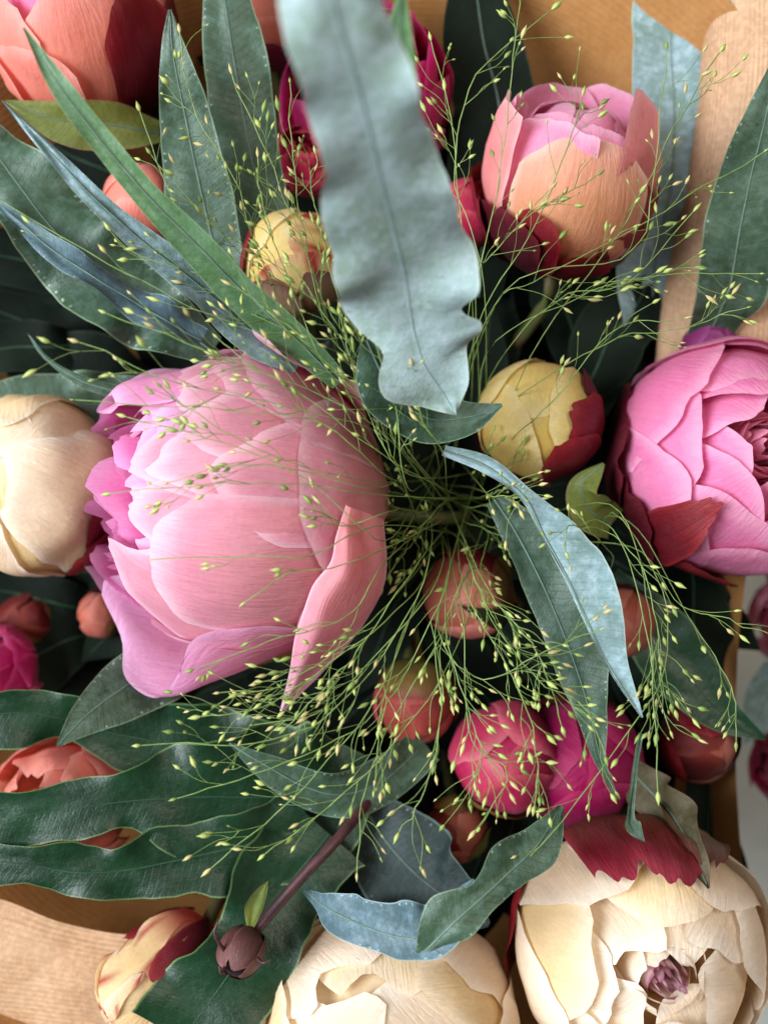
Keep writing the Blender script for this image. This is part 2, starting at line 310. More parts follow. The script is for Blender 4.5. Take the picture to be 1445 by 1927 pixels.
for ph, hw, r, t1, pl, tr in ((-80, 34, .885, 2.72, LILAC, .3), (6, 26, .86, 2.70, LILAC, .3), (30, 24, .87, 2.66, LILAC, .3), (52, 24, .88, 2.62, LILAC, .3), (88, 34, .885, 2.60, LILAC, .3), (70, 26, .895, 2.52, LILAC, .3), (20, 22, .905, 2.56, PINK, .3), (-8, 24, .91, 2.62, PINK, .3), (58, 22, .915, 2.46, LILAC, .32), (40, 19, .925, 2.44, LILAC, .34), (17, 20, .935, 2.40, PINK, .32), (-48, 31, .945, 2.74, PINK, .28), (66, 24, .945, 2.28, PINK, .32), (47, 19, .955, 2.22, PINK, .34), (30, 19, .965, 2.12, PINK, .34), (-26, 29, .98, 2.34, PINK, .16), (8, 22, .985, 1.96, PINK, .3), (54, 24, .985, 1.94, PINK, .32)):
    petal(F, A, ph, hw, pb(r, t1), pl, tilt=.006, tipr=tr, ruf=.012, lift=.010, scal=.05, bump=.03)
def petal_sheet(F, par, rows, pl, nu=30, nv=22, wob=.0008, tipdir=1):
    _pn[0] += 1; sd = _pn[0] * 3.7
    g = np.array([spline([P(*p) for p in r], np.linspace(0, 1, nu)) for r in rows]); V = np.array([spline(g[:, j], np.linspace(0, 1, nv)) for j in range(nu)]).transpose(1, 0, 2).copy()
    C = np.zeros_like(V); UV = np.zeros((nv, nu, 2))
    for i in range(nv):
        for j in range(nu):
            q = V[i, j] * 60; V[i, j] += wob * np.array([nz(q[0] + sd, q[1], q[2]), nz(q[0], q[1] + sd, q[2]), nz(q[0], q[1], q[2] + sd)])
            v = j / (nu - 1); u = i / (nv - 1) * 2 - 1; c = mix(mix(pl['base'], pl['mid'], float(sm(0, .5, v))), pl['tip'], float(sm(.4, .9, v)))
            C[i, j] = mix(c, pl['edge'], float(sm(.88, 1, max(v, abs(u)))) * .9); UV[i, j] = (i / (nv - 1), v)
    return link('petal', grid_mesh('petal', V - F.c, C, UV), PETAL, par)
petal_sheet(F, A, [[(700, 1060, -5), (560, 1110, -4.2), (420, 1120, -3.6), (300, 1085, -3.4), (205, 1085, -3.2), (190, 1118, -3.0)],
                   [(700, 1085, -5.0), (570, 1170, -4.4), (440, 1205, -4.0), (330, 1200, -3.4), (250, 1180, -2.8), (226, 1200, -2.6)],
                   [(700, 1100, -4.4), (600, 1195, -3.8), (490, 1240, -3.0), (390, 1275, -2.5), (290, 1290, -2.2), (236, 1275, -2.1)],
                   [(700, 1095, -3.4), (600, 1196, -2.6), (500, 1238, -1.8), (410, 1272, -1.6), (350, 1300, -1.7), (295, 1312, -1.8)],
                   [(700, 1070, -2.6), (600, 1172, -1.0), (490, 1178, .3), (410, 1188, .2), (360, 1208, -.2), (340, 1262, -1.0)]], pal('e88a98', 'ec98b6', 'e8a6ce', 'f0bce0'))  # lilac here paints in the bluish light on the flared petal
petal_sheet(F, A, [[(650, 950, 1.3), (632, 1010, 1.5), (622, 1060, 1.2), (585, 1110, .8), (560, 1180, .0), (545, 1260, -1.2), (528, 1338, -1.9)],
                   [(662, 955, 1.5), (655, 1020, 1.9), (650, 1080, 1.6), (618, 1140, 1.0), (590, 1205, .1), (562, 1270, -1.0), (532, 1338, -1.9)],
                   [(690, 965, .8), (700, 1060, .5), (690, 1130, -.3), (650, 1200, -1.2), (600, 1260, -1.8), (566, 1300, -2.0), (536, 1335, -2.1)],
                   [(722, 980, -1.4), (728, 1060, -1.4), (705, 1140, -1.8), (655, 1215, -2.6), (605, 1268, -2.8), (568, 1302, -2.6), (536, 1335, -2.3)]], PINK)
petal(F, A, 58, 36, pb(1.0, 1.74), PINK, tilt=.006, ruf=.012, tipr=.3)
petal(F, A, 12, 36, pb(1.008, 1.46), PINK, tilt=.006, ruf=.012, tipr=.26)
petal(F, A, -46, 36, pb(1.002, 1.30), PINK, tilt=.006, ruf=.012)
petal(F, A, 76, 24, [(.2, -.97), (.8, -.66), (1.0, -.3), (1.05, -.08), (1.12, .06), (1.25, .08)], PINK, tilt=-.03, ruf=.06, roll=.03, point=.12)
petal(F, A, 102, 40, pb(1.03, 1.9), LILAC, tilt=.02, ruf=.05)

# --- right pink one, facing up
F, A = flower(1372, 862, -4.4, 224, (.17, .10, .97), 'bright pink cupped peony with maroon sepals and a swirled centre beside yellow bud')
core(F, A, ROSEIN, .72, .7, -.1); stalk(F, A)
ruffle(F, A, 18, .05, .25, .62, .86, ROSEIN, hw=40, ruf=.04, seed=5)
for ph, r, rt, h in ((10, .60, .24, .88), (80, .62, .27, .86), (150, .61, .24, .9), (220, .63, .26, .87), (290, .62, .24, .9), (45, .72, .34, .86), (190, .73, .33, .88), (310, .72, .33, .86)): petal(F, A, ph, 44, cup(r, rt, h), ROSE, ruf=.03, lift=.01, scal=.025, bump=.04)
for ph, hw, r, t1, tl in ((20, 44, .88, 2.62, .02), (110, 46, .895, 2.60, .02), (190, 46, .90, 2.66, .02), (265, 44, .91, 2.58, .02), (330, 44, .92, 2.60, .02), (70, 42, .95, 2.36, .02), (150, 44, .955, 2.44, .02), (232, 46, .96, 2.40, -.02), (-62, 42, .97, 2.34, .02), (0, 40, .98, 2.22, .02), (100, 40, .985, 2.1, .02), (180, 44, .99, 2.1, .02)): petal(F, A, ph, hw, pb(r, t1), ROSE, ruf=.014, bump=.06, lift=.012, scal=.035, tilt=tl * .3, great=True, tipr=.26, notch=.03)
for ph, hw, r, t1, pl in ((-95, 34, 1.03, 1.85, S_DARK), (-62, 24, 1.04, 1.9, S_DARK), (-48, 13, 1.03, 2.5, S_MAR), (-20, 26, 1.03, 1.8, S_MAR), (-130, 30, 1.02, 1.4, S_DARK), (150, 36, 1.03, 1.3, S_MAR)): petal(F, A, ph, hw, pb(r, t1), pl, name='sepal', mat=SEPAL, tear=.12)

# --- coral bud upper right, opening upward
F, A = flower(1062, 348, -4.0, 168, (.10, .80, .58), 'peach and pink half-open peony bud in front of kraft paper, grass stems across it')
core(F, A, CORAL, .72, .85); stalk(F, A)
for k in range(9): petal(F, A, k * 137.5, 54, pb(.62 + .025 * k, 3.3 - .09 * k, el=1.28 - .02 * k), ROSEP, ruf=.03, bump=.05, great=True, tilt=.02)
petal(F, A, 200, 46, cup(.84, .62, .95), ROSEP); petal(F, A, 140, 40, cup(.86, .66, 1.0), ROSEP); petal(F, A, 260, 40, cup(.84, .66, .9), ROSEP)
petal(F, A, -28, 40, cup(.86, .56, .84), ROSEP, ruf=.04, tipr=.15); petal(F, A, 15, 30, cup(.84, .55, .85), ROSEP)
petal(F, A, -85, 40, cup(.93, .80, .92), pal('e88878', 'f09c94', 'f2a4a4', 'f8c0c0'), tipr=.1); petal(F, A, 60, 40, cup(.95, .50, 1.22), pal('e88070', 'ee9490', 'f09c9c', 'f8bcbc'), point=.10, tipr=.34)
petal(F, A, 4, 46, pb(.985, 2.46, el=1.0), CORALP, tipr=.2, scal=.06, bump=.03)
petal(F, A, 52, 18, pb(.99, 1.95, el=.95), pal('c03040', 'e08868', 'eca080', 'f0b090', '98182a', .32))
for ph, hw, r, t1, pl in ((-52, 38, 1.02, 1.55, S_DARK), (-20, 18, 1.03, 1.62, S_MAR), (-95, 36, 1.03, 1.7, S_MAR), (72, 24, 1.03, 1.85, S_MAR), (50, 26, 1.03, 1.45, S_MAR), (16, 30, 1.04, 1.15, S_MAR), (100, 34, 1.03, 1.6, S_DARK)): petal(F, A, ph, hw, pb(r, t1), pl, name='sepal', mat=SEPAL, tear=.2)

# --- coral one, upper left
F, A = flower(160, 62, -4.6, 170, (-.12, .70, .70), 'coral pink peony with a broad maroon sepal above a folded green bract')
core(F, A, CORAL, .75, .85); stalk(F, A)
for k in range(10): petal(F, A, k * 137.5, 42, cup(.5 + .03 * k, .22 + .04 * k, .98), ROSE, ruf=.05)
for ph, hw, r, t1 in ((-120, 44, .93, 2.3), (130, 46, .92, 2.4), (-60, 42, .95, 2.35), (10, 44, .96, 2.5), (70, 44, .97, 2.3), (-35, 34, .99, 1.9), (-80, 36, 1.0, 1.85)): petal(F, A, ph, hw, pb(r, t1), CORAL, bump=.03)
petal(F, A, 46, 27, pb(1.03, 2.25), S_MAR, name='sepal', mat=SEPAL, tear=.05, point=.05); petal(F, A, 92, 30, pb(1.03, 1.9), S_DARK, name='sepal', mat=SEPAL)
petal(F, A, 20, 30, pb(1.02, .8), S_MIX, name='sepal', mat=SEPAL)

def bud(px, py, z, Rpx, axis, label, pl, pl2=None, seps=(), n=6, t1=3.25, el=1.0, seed=0, spin=0, name='peony_bud', cat='flower bud', group=None, bump=.03, ruf=.012, stem=True, hw=62, scal=.05):
    F, A = flower(px, py, z, Rpx, axis, label, spin, cat, name, group); rg = random.Random(seed + 11)
    core(F, A, dict(pl, base=pl['mid'] * 1.4), .84, el * .99, 0)
    if stem: stalk(F, A)
    for k in range(n): petal(F, A, k * 137.5 + 40 + rg.uniform(-14, 14), hw, pb(.89 + .11 * k / n, t1 + .45 + rg.uniform(-.12, .2) - 1.2 * k / n, el=el), (pl2 if pl2 and k % 2 else pl), tilt=.006, bump=bump, ruf=min(ruf, .012), lift=.006, scal=scal, tipr=.34, great=True)
    for s in seps:
        ph, hw_, tt, sp = s[:4]; petal(F, A, ph, hw_, pb(1.015 + .012 * rg.random(), tt * 1.08, el=el), sp, name='sepal', mat=SEPAL, tear=.06, ruf=.008, bump=bump, lift=.008, nu=17, nv=17)
    return F, A
bud(555, 492, -4.2, 100, (.0, .35, .93), 'yellow peony bud with red streaks half hidden behind the broad blue leaf', YELLOW, YELRED, [(-100, 36, 2.2, S_MAR), (-20, 30, 2.1, S_BRN), (30, 26, 2.2, S_BRN)], seed=1)
bud(1012, 790, -3.8, 118, (-.25, .25, .93), 'round pale yellow peony bud wrapped in dark red sepals next to bright pink peony', YELLOW, None, [(72, 34, 2.42, S_MAR), (38, 32, 2.2, S_MAR), (108, 30, 2.1, S_DARK), (-90, 30, 1.6, S_DARK), (-20, 30, 1.3, S_MIX)], seed=2, n=5)
bud(268, 385, -4.6, 78, (-.1, .35, .9), 'small coral peony bud behind two narrow strap leaves', CORAL, None, [(0, 36, 1.2, S_GRN), (90, 34, 1.6, S_MAR)], seed=3)
bud(880, 1118, -5.0, 88, (-.3, -.1, .93), 'small coral bud with a dark green sepal claw under the grass stems', CORAL_SHADED, CORAL, [(62, 16, 3.1, S_CLAW), (165, 44, 2.2, S_MAR), (110, 30, 2.2, S_OLV), (-60, 24, 1.9, S_MIX)], seed=4, bump=.06)
bud(782, 1322, -5.4, 80, (.05, -.45, .88), 'olive and dull red bud above the grey curled leaf', pal('8a5a38', '9c4a3c', 'a8403c', 'b85a50'), None, [(0, 44, 2.3, S_OLV), (95, 40, 2.0, S_MIX), (-95, 36, 2.0, S_MAR)], seed=5, bump=.06)
bud(1312, 1398, -7.0, 74, (.25, -.3, .92), 'dark red bud under a dark green leaf near the paper edge', DKRED, CORAL_SHADED, [(180, 46, 2.4, S_MAR), (70, 40, 2.4, S_DARK), (-60, 40, 2.2, S_MAR)], seed=6, bump=.08)
bud(1165, 1170, -6.0, 70, (.1, .0, .99), 'dull coral bud hidden behind the folded grey blue leaf', CORAL_SHADED, None, [(180, 50, 1.9, S_DARK)], seed=7)
bud(505, 45, -6.0, 82, (0, .3, .95), 'dull orange and maroon bud behind leaves near magenta peony', CORAL_SHADED, None, [(0, 40, 1.9, S_DARK), (100, 40, 1.9, S_MAR)], seed=8)
bud(192, 1155, -8.0, 46, (-.3, .1, .95), 'tiny dull orange bud in shade below the left cream peony', CORAL_SHADED, None, [(60, 30, 2.2, S_OLV), (180, 36, 2.1, S_DARK)], seed=9, bump=.07)
bud(858, 1560, -6.5, 62, (-.2, .1, .95), 'reddish bud in shade beneath the crimson peony', DKRED, CORAL_SHADED, [(180, 40, 2.5, S_OLV), (60, 36, 2.2, S_GRN)], seed=10, bump=.08)
bud(1335, 660, -6.2, 58, (.1, .4, .9), 'small plum bud tucked behind the bright pink peony', pal('5c1440', '84265c', '98407a', 'a85a90'), None, [(0, 40, 1.8, S_DARK)], seed=11)
bud(880, 400, -5.6, 66, (0, .3, .95), 'crimson bud between the broad blue leaf and the peach bud', CRIMSON, None, [(0, 40, 1.6, S_MAR)], seed=12)
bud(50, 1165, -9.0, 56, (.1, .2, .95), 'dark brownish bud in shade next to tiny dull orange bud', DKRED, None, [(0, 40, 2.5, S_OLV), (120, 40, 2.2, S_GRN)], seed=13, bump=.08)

def open_peony(px, py, z, Rpx, axis, label, inner, mid, outer, seps=(), seed=0, spin=0, open_=.5, nr=14, ruf=.05, bump=.045, stem=True):
    F, A = flower(px, py, z, Rpx, axis, label, spin); rg = random.Random(seed + 5)
    core(F, A, inner, .72, .75, -.1)
    if stem: stalk(F, A)
    ruffle(F, A, nr, .06, open_ * .6, .5, .85, inner, seed=seed)
    for k in range(7): petal(F, A, k * 137.5 + rg.uniform(-15, 15), 46, cup(mix(.6, .82, k / 7), mix(open_ * .55, open_, k / 7), .92 - .01 * k), mid, ruf=ruf, bump=bump, scal=.07)
    for k in range(7): petal(F, A, k * 137.5 + 60 + rg.uniform(-15, 15), 46, pb(.9 + .1 * k / 7, mix(2.55 - open_ * .5, 2.05, k / 7)), outer, ruf=ruf, bump=bump, lift=.03)
    for ph, hw, tt, sp in seps: petal(F, A, ph, hw, pb(1.035, tt), sp, name='sepal', mat=SEPAL, tear=.15)
    return F, A
bud(1086, 1432, -5.8, 126, (-.12, .02, .99), 'deep magenta closed peony behind the tip of the folded leaf', pal('6a0632', '92104a', 'a81c58', 'bc3c6c'), None, [(180, 40, 1.9, S_DARK), (-20, 40, 1.8, S_DARK)], n=7, seed=21, name='peony', cat='peony', bump=.05, hw=56)
bud(948, 1424, -4.8, 106, (-.22, .12, .97), 'crimson pink closed peony next to the deep magenta one, grass seeds across it', pal('8c0e3c', 'b82050', 'd04468', 'e07c88'), pal('7c0a3c', 'a4164a', 'bc305c', 'd0606c'), [(-10, 36, 2.0, S_OLV), (30, 26, 1.8, S_DARK)], n=7, seed=33, name='peony', cat='peony', bump=.08, hw=54)
open_peony(690, 175, -6.5, 165, (.05, .2, .97), 'magenta peony mostly hidden behind the big blurred leaf', MAGENTA, MAGENTA, MAGENTA, seed=22, open_=.6)
open_peony(585, 300, -6.0, 72, (-.1, .1, .98), 'small deep crimson bloom between the broad blue leaf and green leaves', CRIMSON, CRIMSON, CRIMSON, seed=23, open_=.25)
bud(70, 915, -4.8, 172, (-.25, .25, .93), 'closed cream peony beside the large pink bloom', CREAM, CREAMY, [(75, 30, 1.8, S_MAR), (50, 30, 1.5, S_MAR)], n=11, t1=3.5, seed=24, name='peony', cat='peony', bump=.11, ruf=.05, scal=.12, hw=50)
open_peony(118, 1508, -5.6, 138, (-.2, .3, .93), 'coral peony seen through gaps of the lobed dark leaf', CORAL, CORAL, CORAL, seed=25, open_=.3)
open_peony(-12, 1262, -7.0, 88, (-.2, .1, .97), 'magenta bloom cut by the frame above the lobed dark leaf', MAGENTA, MAGENTA, MAGENTA, seed=26, open_=.4)
F, A = bud(735, 1940, -2.6, 236, (-.02, .62, .78), 'wide cream peony under the blue curled leaf', CREAM, CREAMY, [(168, 26, 1.9, S_MAR)], n=10, seed=27, name='peony', cat='peony', bump=.09, ruf=.05, scal=.10, hw=50, t1=2.9)
# cream bud lying lower left
bud(300, 1830, -3.4, 90, (-.62, -.62, .45), 'slim cream bud flushed with red lying against tan paper', CREAMY, pal('b84030', 'e0c08a', 'ecd2a0', 'e8c8a0', 'a83030', .04), [(0, 24, 1.7, S_MAR), (90, 40, 1.5, S_MAR)], seed=28, el=1.45)
# --- cream peony lower right
F, A = flower(1206, 1778, -2.8, 240, (.03, .07, .997), 'big cream peony with ragged maroon sepal and plum-edged centre')
core(F, A, dict(CREAM, base=CREAM['mid'] * 1.5), .66, .7, -.12); stalk(F, A)
CENT = pal('f8e8dc', 'f8eae0', 'f4dcd8', 'a02868')
for k in range(16): petal(F, A, k * 137.5, 42, [(.02, .1), (.03 + .006 * k, .3), (.04 + .0065 * k, .5), (.02 + .0072 * k, .86 - .004 * k + .02 * math.sin(k * 3))], CENT, ruf=.05, scal=.10, nu=13, nv=13, lift=.03)
for k in range(8): petal(F, A, k * 137.5 + 30, 38, pb(.74 + .016 * k, 3.06 - .045 * k + .05 * math.sin(k * 2.2)), CREAM, ruf=.02, scal=.05, bump=.06, lift=.012, tilt=.006, tipr=.34, great=True)
for k in range(9): petal(F, A, k * 137.5 + 70, 46, cup(.24 + .018 * k, .13 + .012 * k, .80 - .004 * k), CREAM, ruf=.03, scal=.06, bump=.04, tilt=.01)
for ph, hw, r, t1, pl in ((20, 46, .88, 2.50, CREAM), (178, 46, .89, 2.70, CREAMY), (105, 46, .90, 2.50, CREAM), (-40, 44, .91, 2.60, CREAM), (150, 40, .925, 2.52, CREAM), (60, 50, .94, 2.25, CREAM), (-98, 46, .955, 2.62, CREAMY), (-150, 40, .97, 2.42, CREAM), (-66, 42, .985, 2.25, CREAM), (120, 46, .99, 1.9, CREAM)): petal(F, A, ph, hw, pb(r, t1), pl, ruf=.014, bump=.06, scal=.06, tilt=.006, lift=.012, great=True, tipr=.3)
petal(F, A, 186, 30, pb(1.02, 2.50), pal('50501e', '5c3a22', '6c1c26', '8a2c3a'), name='sepal', mat=SEPAL, tear=.10, notch=.05, ruf=.02, bump=.06, wbase=.7, tipr=.1, nu=45, scal=.06)
petal(F, A, 158, 16, pb(1.035, 2.3), S_BRN, name='sepal', mat=SEPAL, tear=.15, ruf=.06)
petal(F, A, -100, 26, pb(1.03, 1.75), S_MAR, name='sepal', mat=SEPAL)

# ---------------------------------------------------------------- leaves
_ln = [0]
def leaf_geo(pts, fold=.12, wave=.10, wfreq=3.0, rag=.05, n=64, nu=15, seed=None, cap=True):
    """pts: (px, py, z cm, left width px, right width px, roll deg) along the midrib"""
    _ln[0] += 1; sd = (_ln[0] if seed is None else seed) * 5.17
    p = np.array(pts, float); t = np.linspace(0, 1, n); q = spline(p, t)
    c = np.array([P(*r[:3]) for r in q]); T = np.gradient(c, axis=0); lens = np.concatenate([[0], np.cumsum(np.linalg.norm(np.diff(c, axis=0), axis=1))])
    us = np.linspace(-1, 1, nu); V = np.zeros((n, nu, 3)); UV = np.zeros((n, nu, 2)); up = np.array([0, 0, 1.])
    for i in range(n):
        tt = nrm(T[i]); N = nrm(up - tt * up.dot(tt)); Lr = np.cross(tt, N); a = R_(q[i, 5])        # Lr points to the walker's right
        L2 = math.cos(a) * Lr + math.sin(a) * N; N2 = math.cos(a) * N - math.sin(a) * Lr
        s = lens[i] * 100; k = PX(q[i, 2])
        for j, u in enumerate(us):
            w = max(0, q[i, 4] if u > 0 else q[i, 3]) * k; side = 3.3 if u > 0 else 0
            w *= 1 + rag * (nz(s * .55 + side, sd) * 1.5 + .5 * nz(s * 1.7 + side, sd))
            au = abs(u); off = w * (fold * au + wave * au * au * 1.8 * math.sin(s * wfreq * .62 + side + 1.4 * nz(s * .4, sd + side) * 2) + .10 * wave * au * nz(s * 2.2, sd, u * 2))
            off += .0009 * nz(s * .7 + sd, u * 1.5)
            V[i, j] = c[i] + L2 * u * w + N2 * off; UV[i, j] = (u * .5 + .5, s)
    return V, UV, c, lens
def leaf(name, label, pts, mat=None, cat='leaf', rib=True, parent=None, group=None, ribmat=None, ribw=.00045, **kw):
    V, UV, c, lens = leaf_geo(pts, **kw); o0 = c[0].copy()
    if parent is not None: o0 = np.array(parent.location)
    ob = link(name, grid_mesh(name, V - o0, None, UV), mat or L_BLUE, parent)
    if parent is None: ob.location = o0; tag(ob, label, cat, group)
    if rib:
        m = tube_mesh('midrib', (V[:, V.shape[1] // 2] - o0)[:-2] + np.array([0, 0, .0001]), np.linspace(ribw, ribw * .35, len(c) - 2), 5); link('midrib', m, ribmat or MIDRIB, ob)
    return ob
# big blade hanging close to the lens
big = leaf('fern_leaf', 'broad blue-grey wavy leaf arching over the bouquet, blurred at its upper end', [(606, -150, 13, 84, 100, 0), (618, -30, 12.6, 90, 100, 0), (644, 70, 11.8, 98, 102, 0), (674, 170, 10.8, 106, 108, 0), (700, 270, 9.6, 106, 104, 0), (722, 360, 8.3, 124, 122, 2), (744, 450, 6.9, 122, 128, 2), (764, 530, 5.6, 146, 138, 0), (774, 600, 4.6, 100, 98, -4), (784, 645, 4.0, 126, 66, -6), (800, 690, 3.4, 96, 94, -8), (834, 740, 2.7, 54, 50, -8), (858, 780, 2.3, 1, 1, 0)], L_PALE, ribw=.0004, ribmat=simple_mat('pale_midrib', lin('8aa4a4'), lin('9cb4b6'), .45, 200), wave=.07, rag=.09, fold=.06, n=130)
leaf('lobe', '', [(690, 640, 3.0, 12, 14, 0), (730, 720, 2.0, 70, 60, 0), (800, 785, 1.2, 55, 50, 0), (880, 785, 1.0, 32, 34, 0), (945, 762, 1.4, 3, 3, 0)], L_GREY, parent=big, wave=.05, fold=.02)
leaf('lobe', '', [(755, 180, 9.2, 34, 34, 0), (752, 100, 8.6, 30, 28, 0), (752, 30, 8.0, 17, 18, 0), (758, -25, 7.6, 3, 3, 0)], L_GREEN, parent=big, wave=.05, fold=.02)
leaf('strap_leaf', 'narrow green strap leaf tapering to a point across the coral peony', [(640, 720, -.6, 18, 20, 20), (560, 640, .3, 34, 30, 25), (470, 560, 1.2, 40, 30, 25), (380, 470, 2.2, 38, 32, 20), (280, 370, 3.0, 26, 26, 15), (190, 265, 3.6, 22, 24, 10), (115, 165, 4.2, 20, 20, 5), (45, 52, 4.6, 2, 2, 0)], L_GREEN, wave=.06, fold=.15)
leaf('strap_leaf', 'narrow blue-grey strap leaf running parallel below the green strap leaf', [(560, 690, -1.0, 24, 24, -20), (470, 620, -.3, 44, 40, -20), (385, 545, .5, 40, 34, -20), (290, 470, 1.2, 30, 28, -15), (190, 385, 1.7, 22, 20, -10), (100, 290, 2.1, 15, 13, -10), (5, 190, 2.4, 1, 1, 0)], L_BLUE, wave=.10, fold=.12)
leaf('fern_leaf', 'wide dark grey-green leaf with a folded pale upper edge behind the pink bloom', [(400, 660, -3.2, 30, 30, 0), (300, 590, -2.8, 78, 60, -8), (190, 520, -2.6, 88, 84, -10), (100, 430, -2.6, 78, 88, -10), (30, 340, -2.8, 66, 70, -10), (-50, 230, -3, 30, 30, 0)], L_GREY, wave=.16, fold=.06)
leaf('fern_leaf', 'pale wavy leaf blade lying over the wide grey-green leaf', [(380, 640, -2.2, 20, 24, -30), (290, 590, -1.8, 34, 40, -35), (190, 530, -1.6, 32, 36, -35), (100, 470, -1.6, 22, 24, -30), (40, 420, -1.7, 14, 16, -20), (-30, 360, -1.8, 6, 6, 0)], L_SLATE, wave=.2, fold=.10)
leaf('fern_leaf', 'upright green-tipped leaf with dotted margin right of the small coral bud', [(440, 600, -4.6, 40, 40, 0), (405, 470, -3.6, 64, 52, 5), (372, 330, -2.8, 66, 58, 5), (345, 200, -2.0, 44, 48, 5), (326, 100, -1.4, 24, 28, 5), (320, 18, -1.1, 3, 3, 0)], L_GREY, wave=.05, fold=.08)
leaf('fern_leaf', 'upright grey-green leaf with dotted margin left of the magenta peony', [(520, 560, -5.4, 40, 40, 0), (500, 420, -4.6, 62, 48, -5), (470, 280, -3.8, 68, 56, -5), (445, 140, -3.2, 60, 62, -5), (425, 10, -2.8, 44, 52, -5), (410, -120, -2.5, 20, 20, 0)], L_GREY, wave=.06, fold=-.08)
leaf('fern_leaf', 'broad pale blue leaf standing against kraft paper behind the peach bud', [(1225, 640, -8.0, 50, 40, 0), (1232, 500, -7.0, 72, 60, 5), (1262, 350, -6.4, 78, 56, 8), (1268, 220, -6.0, 76, 62, 8), (1262, 100, -5.8, 76, 78, 5), (1262, -30, -5.8, 66, 72, 0), (1260, -140, -5.8, 30, 30, 0)], L_BLUE, wave=.08, fold=.07, rag=.06)
leaf('fern_leaf', 'wide grey-green leaf at the paper fold on the right side', [(1330, 640, -6.0, 40, 40, 0), (1372, 540, -3.8, 62, 72, 0), (1392, 430, -2.8, 68, 90, 0), (1415, 320, -2.2, 62, 80, 0), (1442, 210, -1.6, 38, 52, 0), (1462, 100, -1.2, 4, 4, 0)], L_GREY, wave=.07, fold=.05)
# folded leaf lower right: two halves about a crease
fl = leaf('fern_leaf', 'long folded blue-grey leaf pointing down beside the coral bud', [(835, 848, -1.2, 10, 10, 0), (915, 878, -.6, 20, 14, 10), (985, 935, 0, 22, 10, 20), (1025, 1010, .6, 62, 6, 14), (1068, 1090, 1.0, 80, 6, 10), (1110, 1180, 1.3, 66, 6, 8), (1150, 1260, 1.5, 36, 6, 5), (1208, 1350, 1.7, 2, 2, 0)], L_BLUE, wave=.03, fold=.10, rag=.08)
leaf('lobe', '', [(930, 940, -1.8, 14, 16, 0), (975, 1010, -1.7, 50, 30, 0), (1030, 1120, -1.4, 62, 36, -8), (1078, 1240, -1.1, 62, 38, -10), (1112, 1350, -.9, 32, 26, -10), (1130, 1430, -.8, 10, 12, -20), (1162, 1504, -.7, 2, 3, 0)], L_GREY, parent=fl, wave=.08, fold=.10, rag=.08)
# lobed dark leaf lower left
oak = leaf('fern_leaf', 'deeply lobed glossy dark green leaf spread over tan paper', [(700, 1450, -4.6, 30, 30, 0), (600, 1490, -4.0, 150, 130, 0), (490, 1500, -3.3, 150, 140, 0), (370, 1500, -2.7, 120, 110, 0), (240, 1508, -2.2, 56, 66, 0), (150, 1520, -2.0, 58, 54, 0), (70, 1530, -1.9, 62, 44, 0), (-20, 1545, -1.9, 60, 52, 0), (-120, 1560, -1.9, 20, 20, 0)], L_DARK, ribmat=MIDDARK, wave=.10, fold=.05, rag=.12)
for pts in ([(600, 1440, -4.6, 50, 50, 0), (430, 1420, -4.2, 76, 90, 0), (290, 1395, -4.0, 84, 70, 0), (180, 1372, -3.6, 44, 50, 0), (120, 1352, -3.2, 40, 52, 0), (50, 1342, -2.8, 58, 46, 0), (-30, 1345, -2.6, 54, 44, 0), (-90, 1350, -2.6, 10, 10, 0)],
            [(580, 1560, -3.4, 90, 80, 0), (440, 1595, -2.7, 90, 66, 0), (320, 1622, -2.3, 66, 70, 0), (220, 1640, -2.0, 56, 46, 0), (130, 1640, -1.9, 44, 60, 0), (60, 1628, -1.8, 40, 34, 0), (-30, 1618, -1.8, 44, 30, 0), (-110, 1610, -1.8, 10, 10, 0)],
            [(620, 1570, -3.4, 90, 90, 0), (540, 1670, -2.7, 74, 112, 0), (480, 1760, -2.0, 92, 70, 0), (420, 1850, -1.7, 104, 92, 0), (340, 1960, -1.5, 90, 110, 0)]):
    leaf('lobe', '', pts, L_DARK, parent=oak, ribmat=MIDDARK, wave=.10, fold=.06, rag=.12)
leaf('fern_leaf', 'grey-green pointed leaf emerging beneath the flared lilac petal', [(420, 1190, -6.0, 30, 30, 0), (330, 1240, -4.4, 62, 56, 0), (240, 1290, -3.2, 66, 54, 0), (165, 1345, -2.2, 40, 32, 0), (108, 1404, -1.6, 3, 3, 0)], L_GREY, wave=.05, fold=.06)
leaf('fern_leaf', 'pale grey-green curled leaf hanging between olive bud and lobed dark leaf', [(432, 1398, -1.6, 2, 2, 0), (500, 1440, -1.8, 22, 26, 0), (570, 1478, -2.2, 34, 36, 0), (640, 1495, -2.6, 44, 44, 0), (720, 1470, -3.4, 44, 44, 0), (800, 1400, -4.6, 34, 36, 0)], L_GREY, wave=.07, fold=.10)
wl = leaf('fern_leaf', 'wavy blue leaf curling up above the wide cream peony', [(572, 1676, -1.6, 3, 3, 0), (622, 1712, -.2, 32, 26, 5), (690, 1745, 1.0, 56, 36, 10), (760, 1765, 1.8, 66, 36, 15), (820, 1760, 2.2, 58, 36, 15), (865, 1715, 2.4, 40, 30, 15), (892, 1655, 2.2, 3, 3, 10)], L_SLATE, wave=.16, fold=.12, rag=.12)
leaf('lobe', '', [(790, 1800, 2.2, 10, 10, 0), (850, 1740, 2.6, 52, 32, 10), (905, 1690, 2.4, 30, 34, 10), (960, 1640, 2.0, 52, 36, 10), (1010, 1590, 1.4, 38, 40, 10), (1056, 1516, .6, 4, 6, 0)], L_GREY, parent=wl, wave=.10, fold=.06, rag=.18)
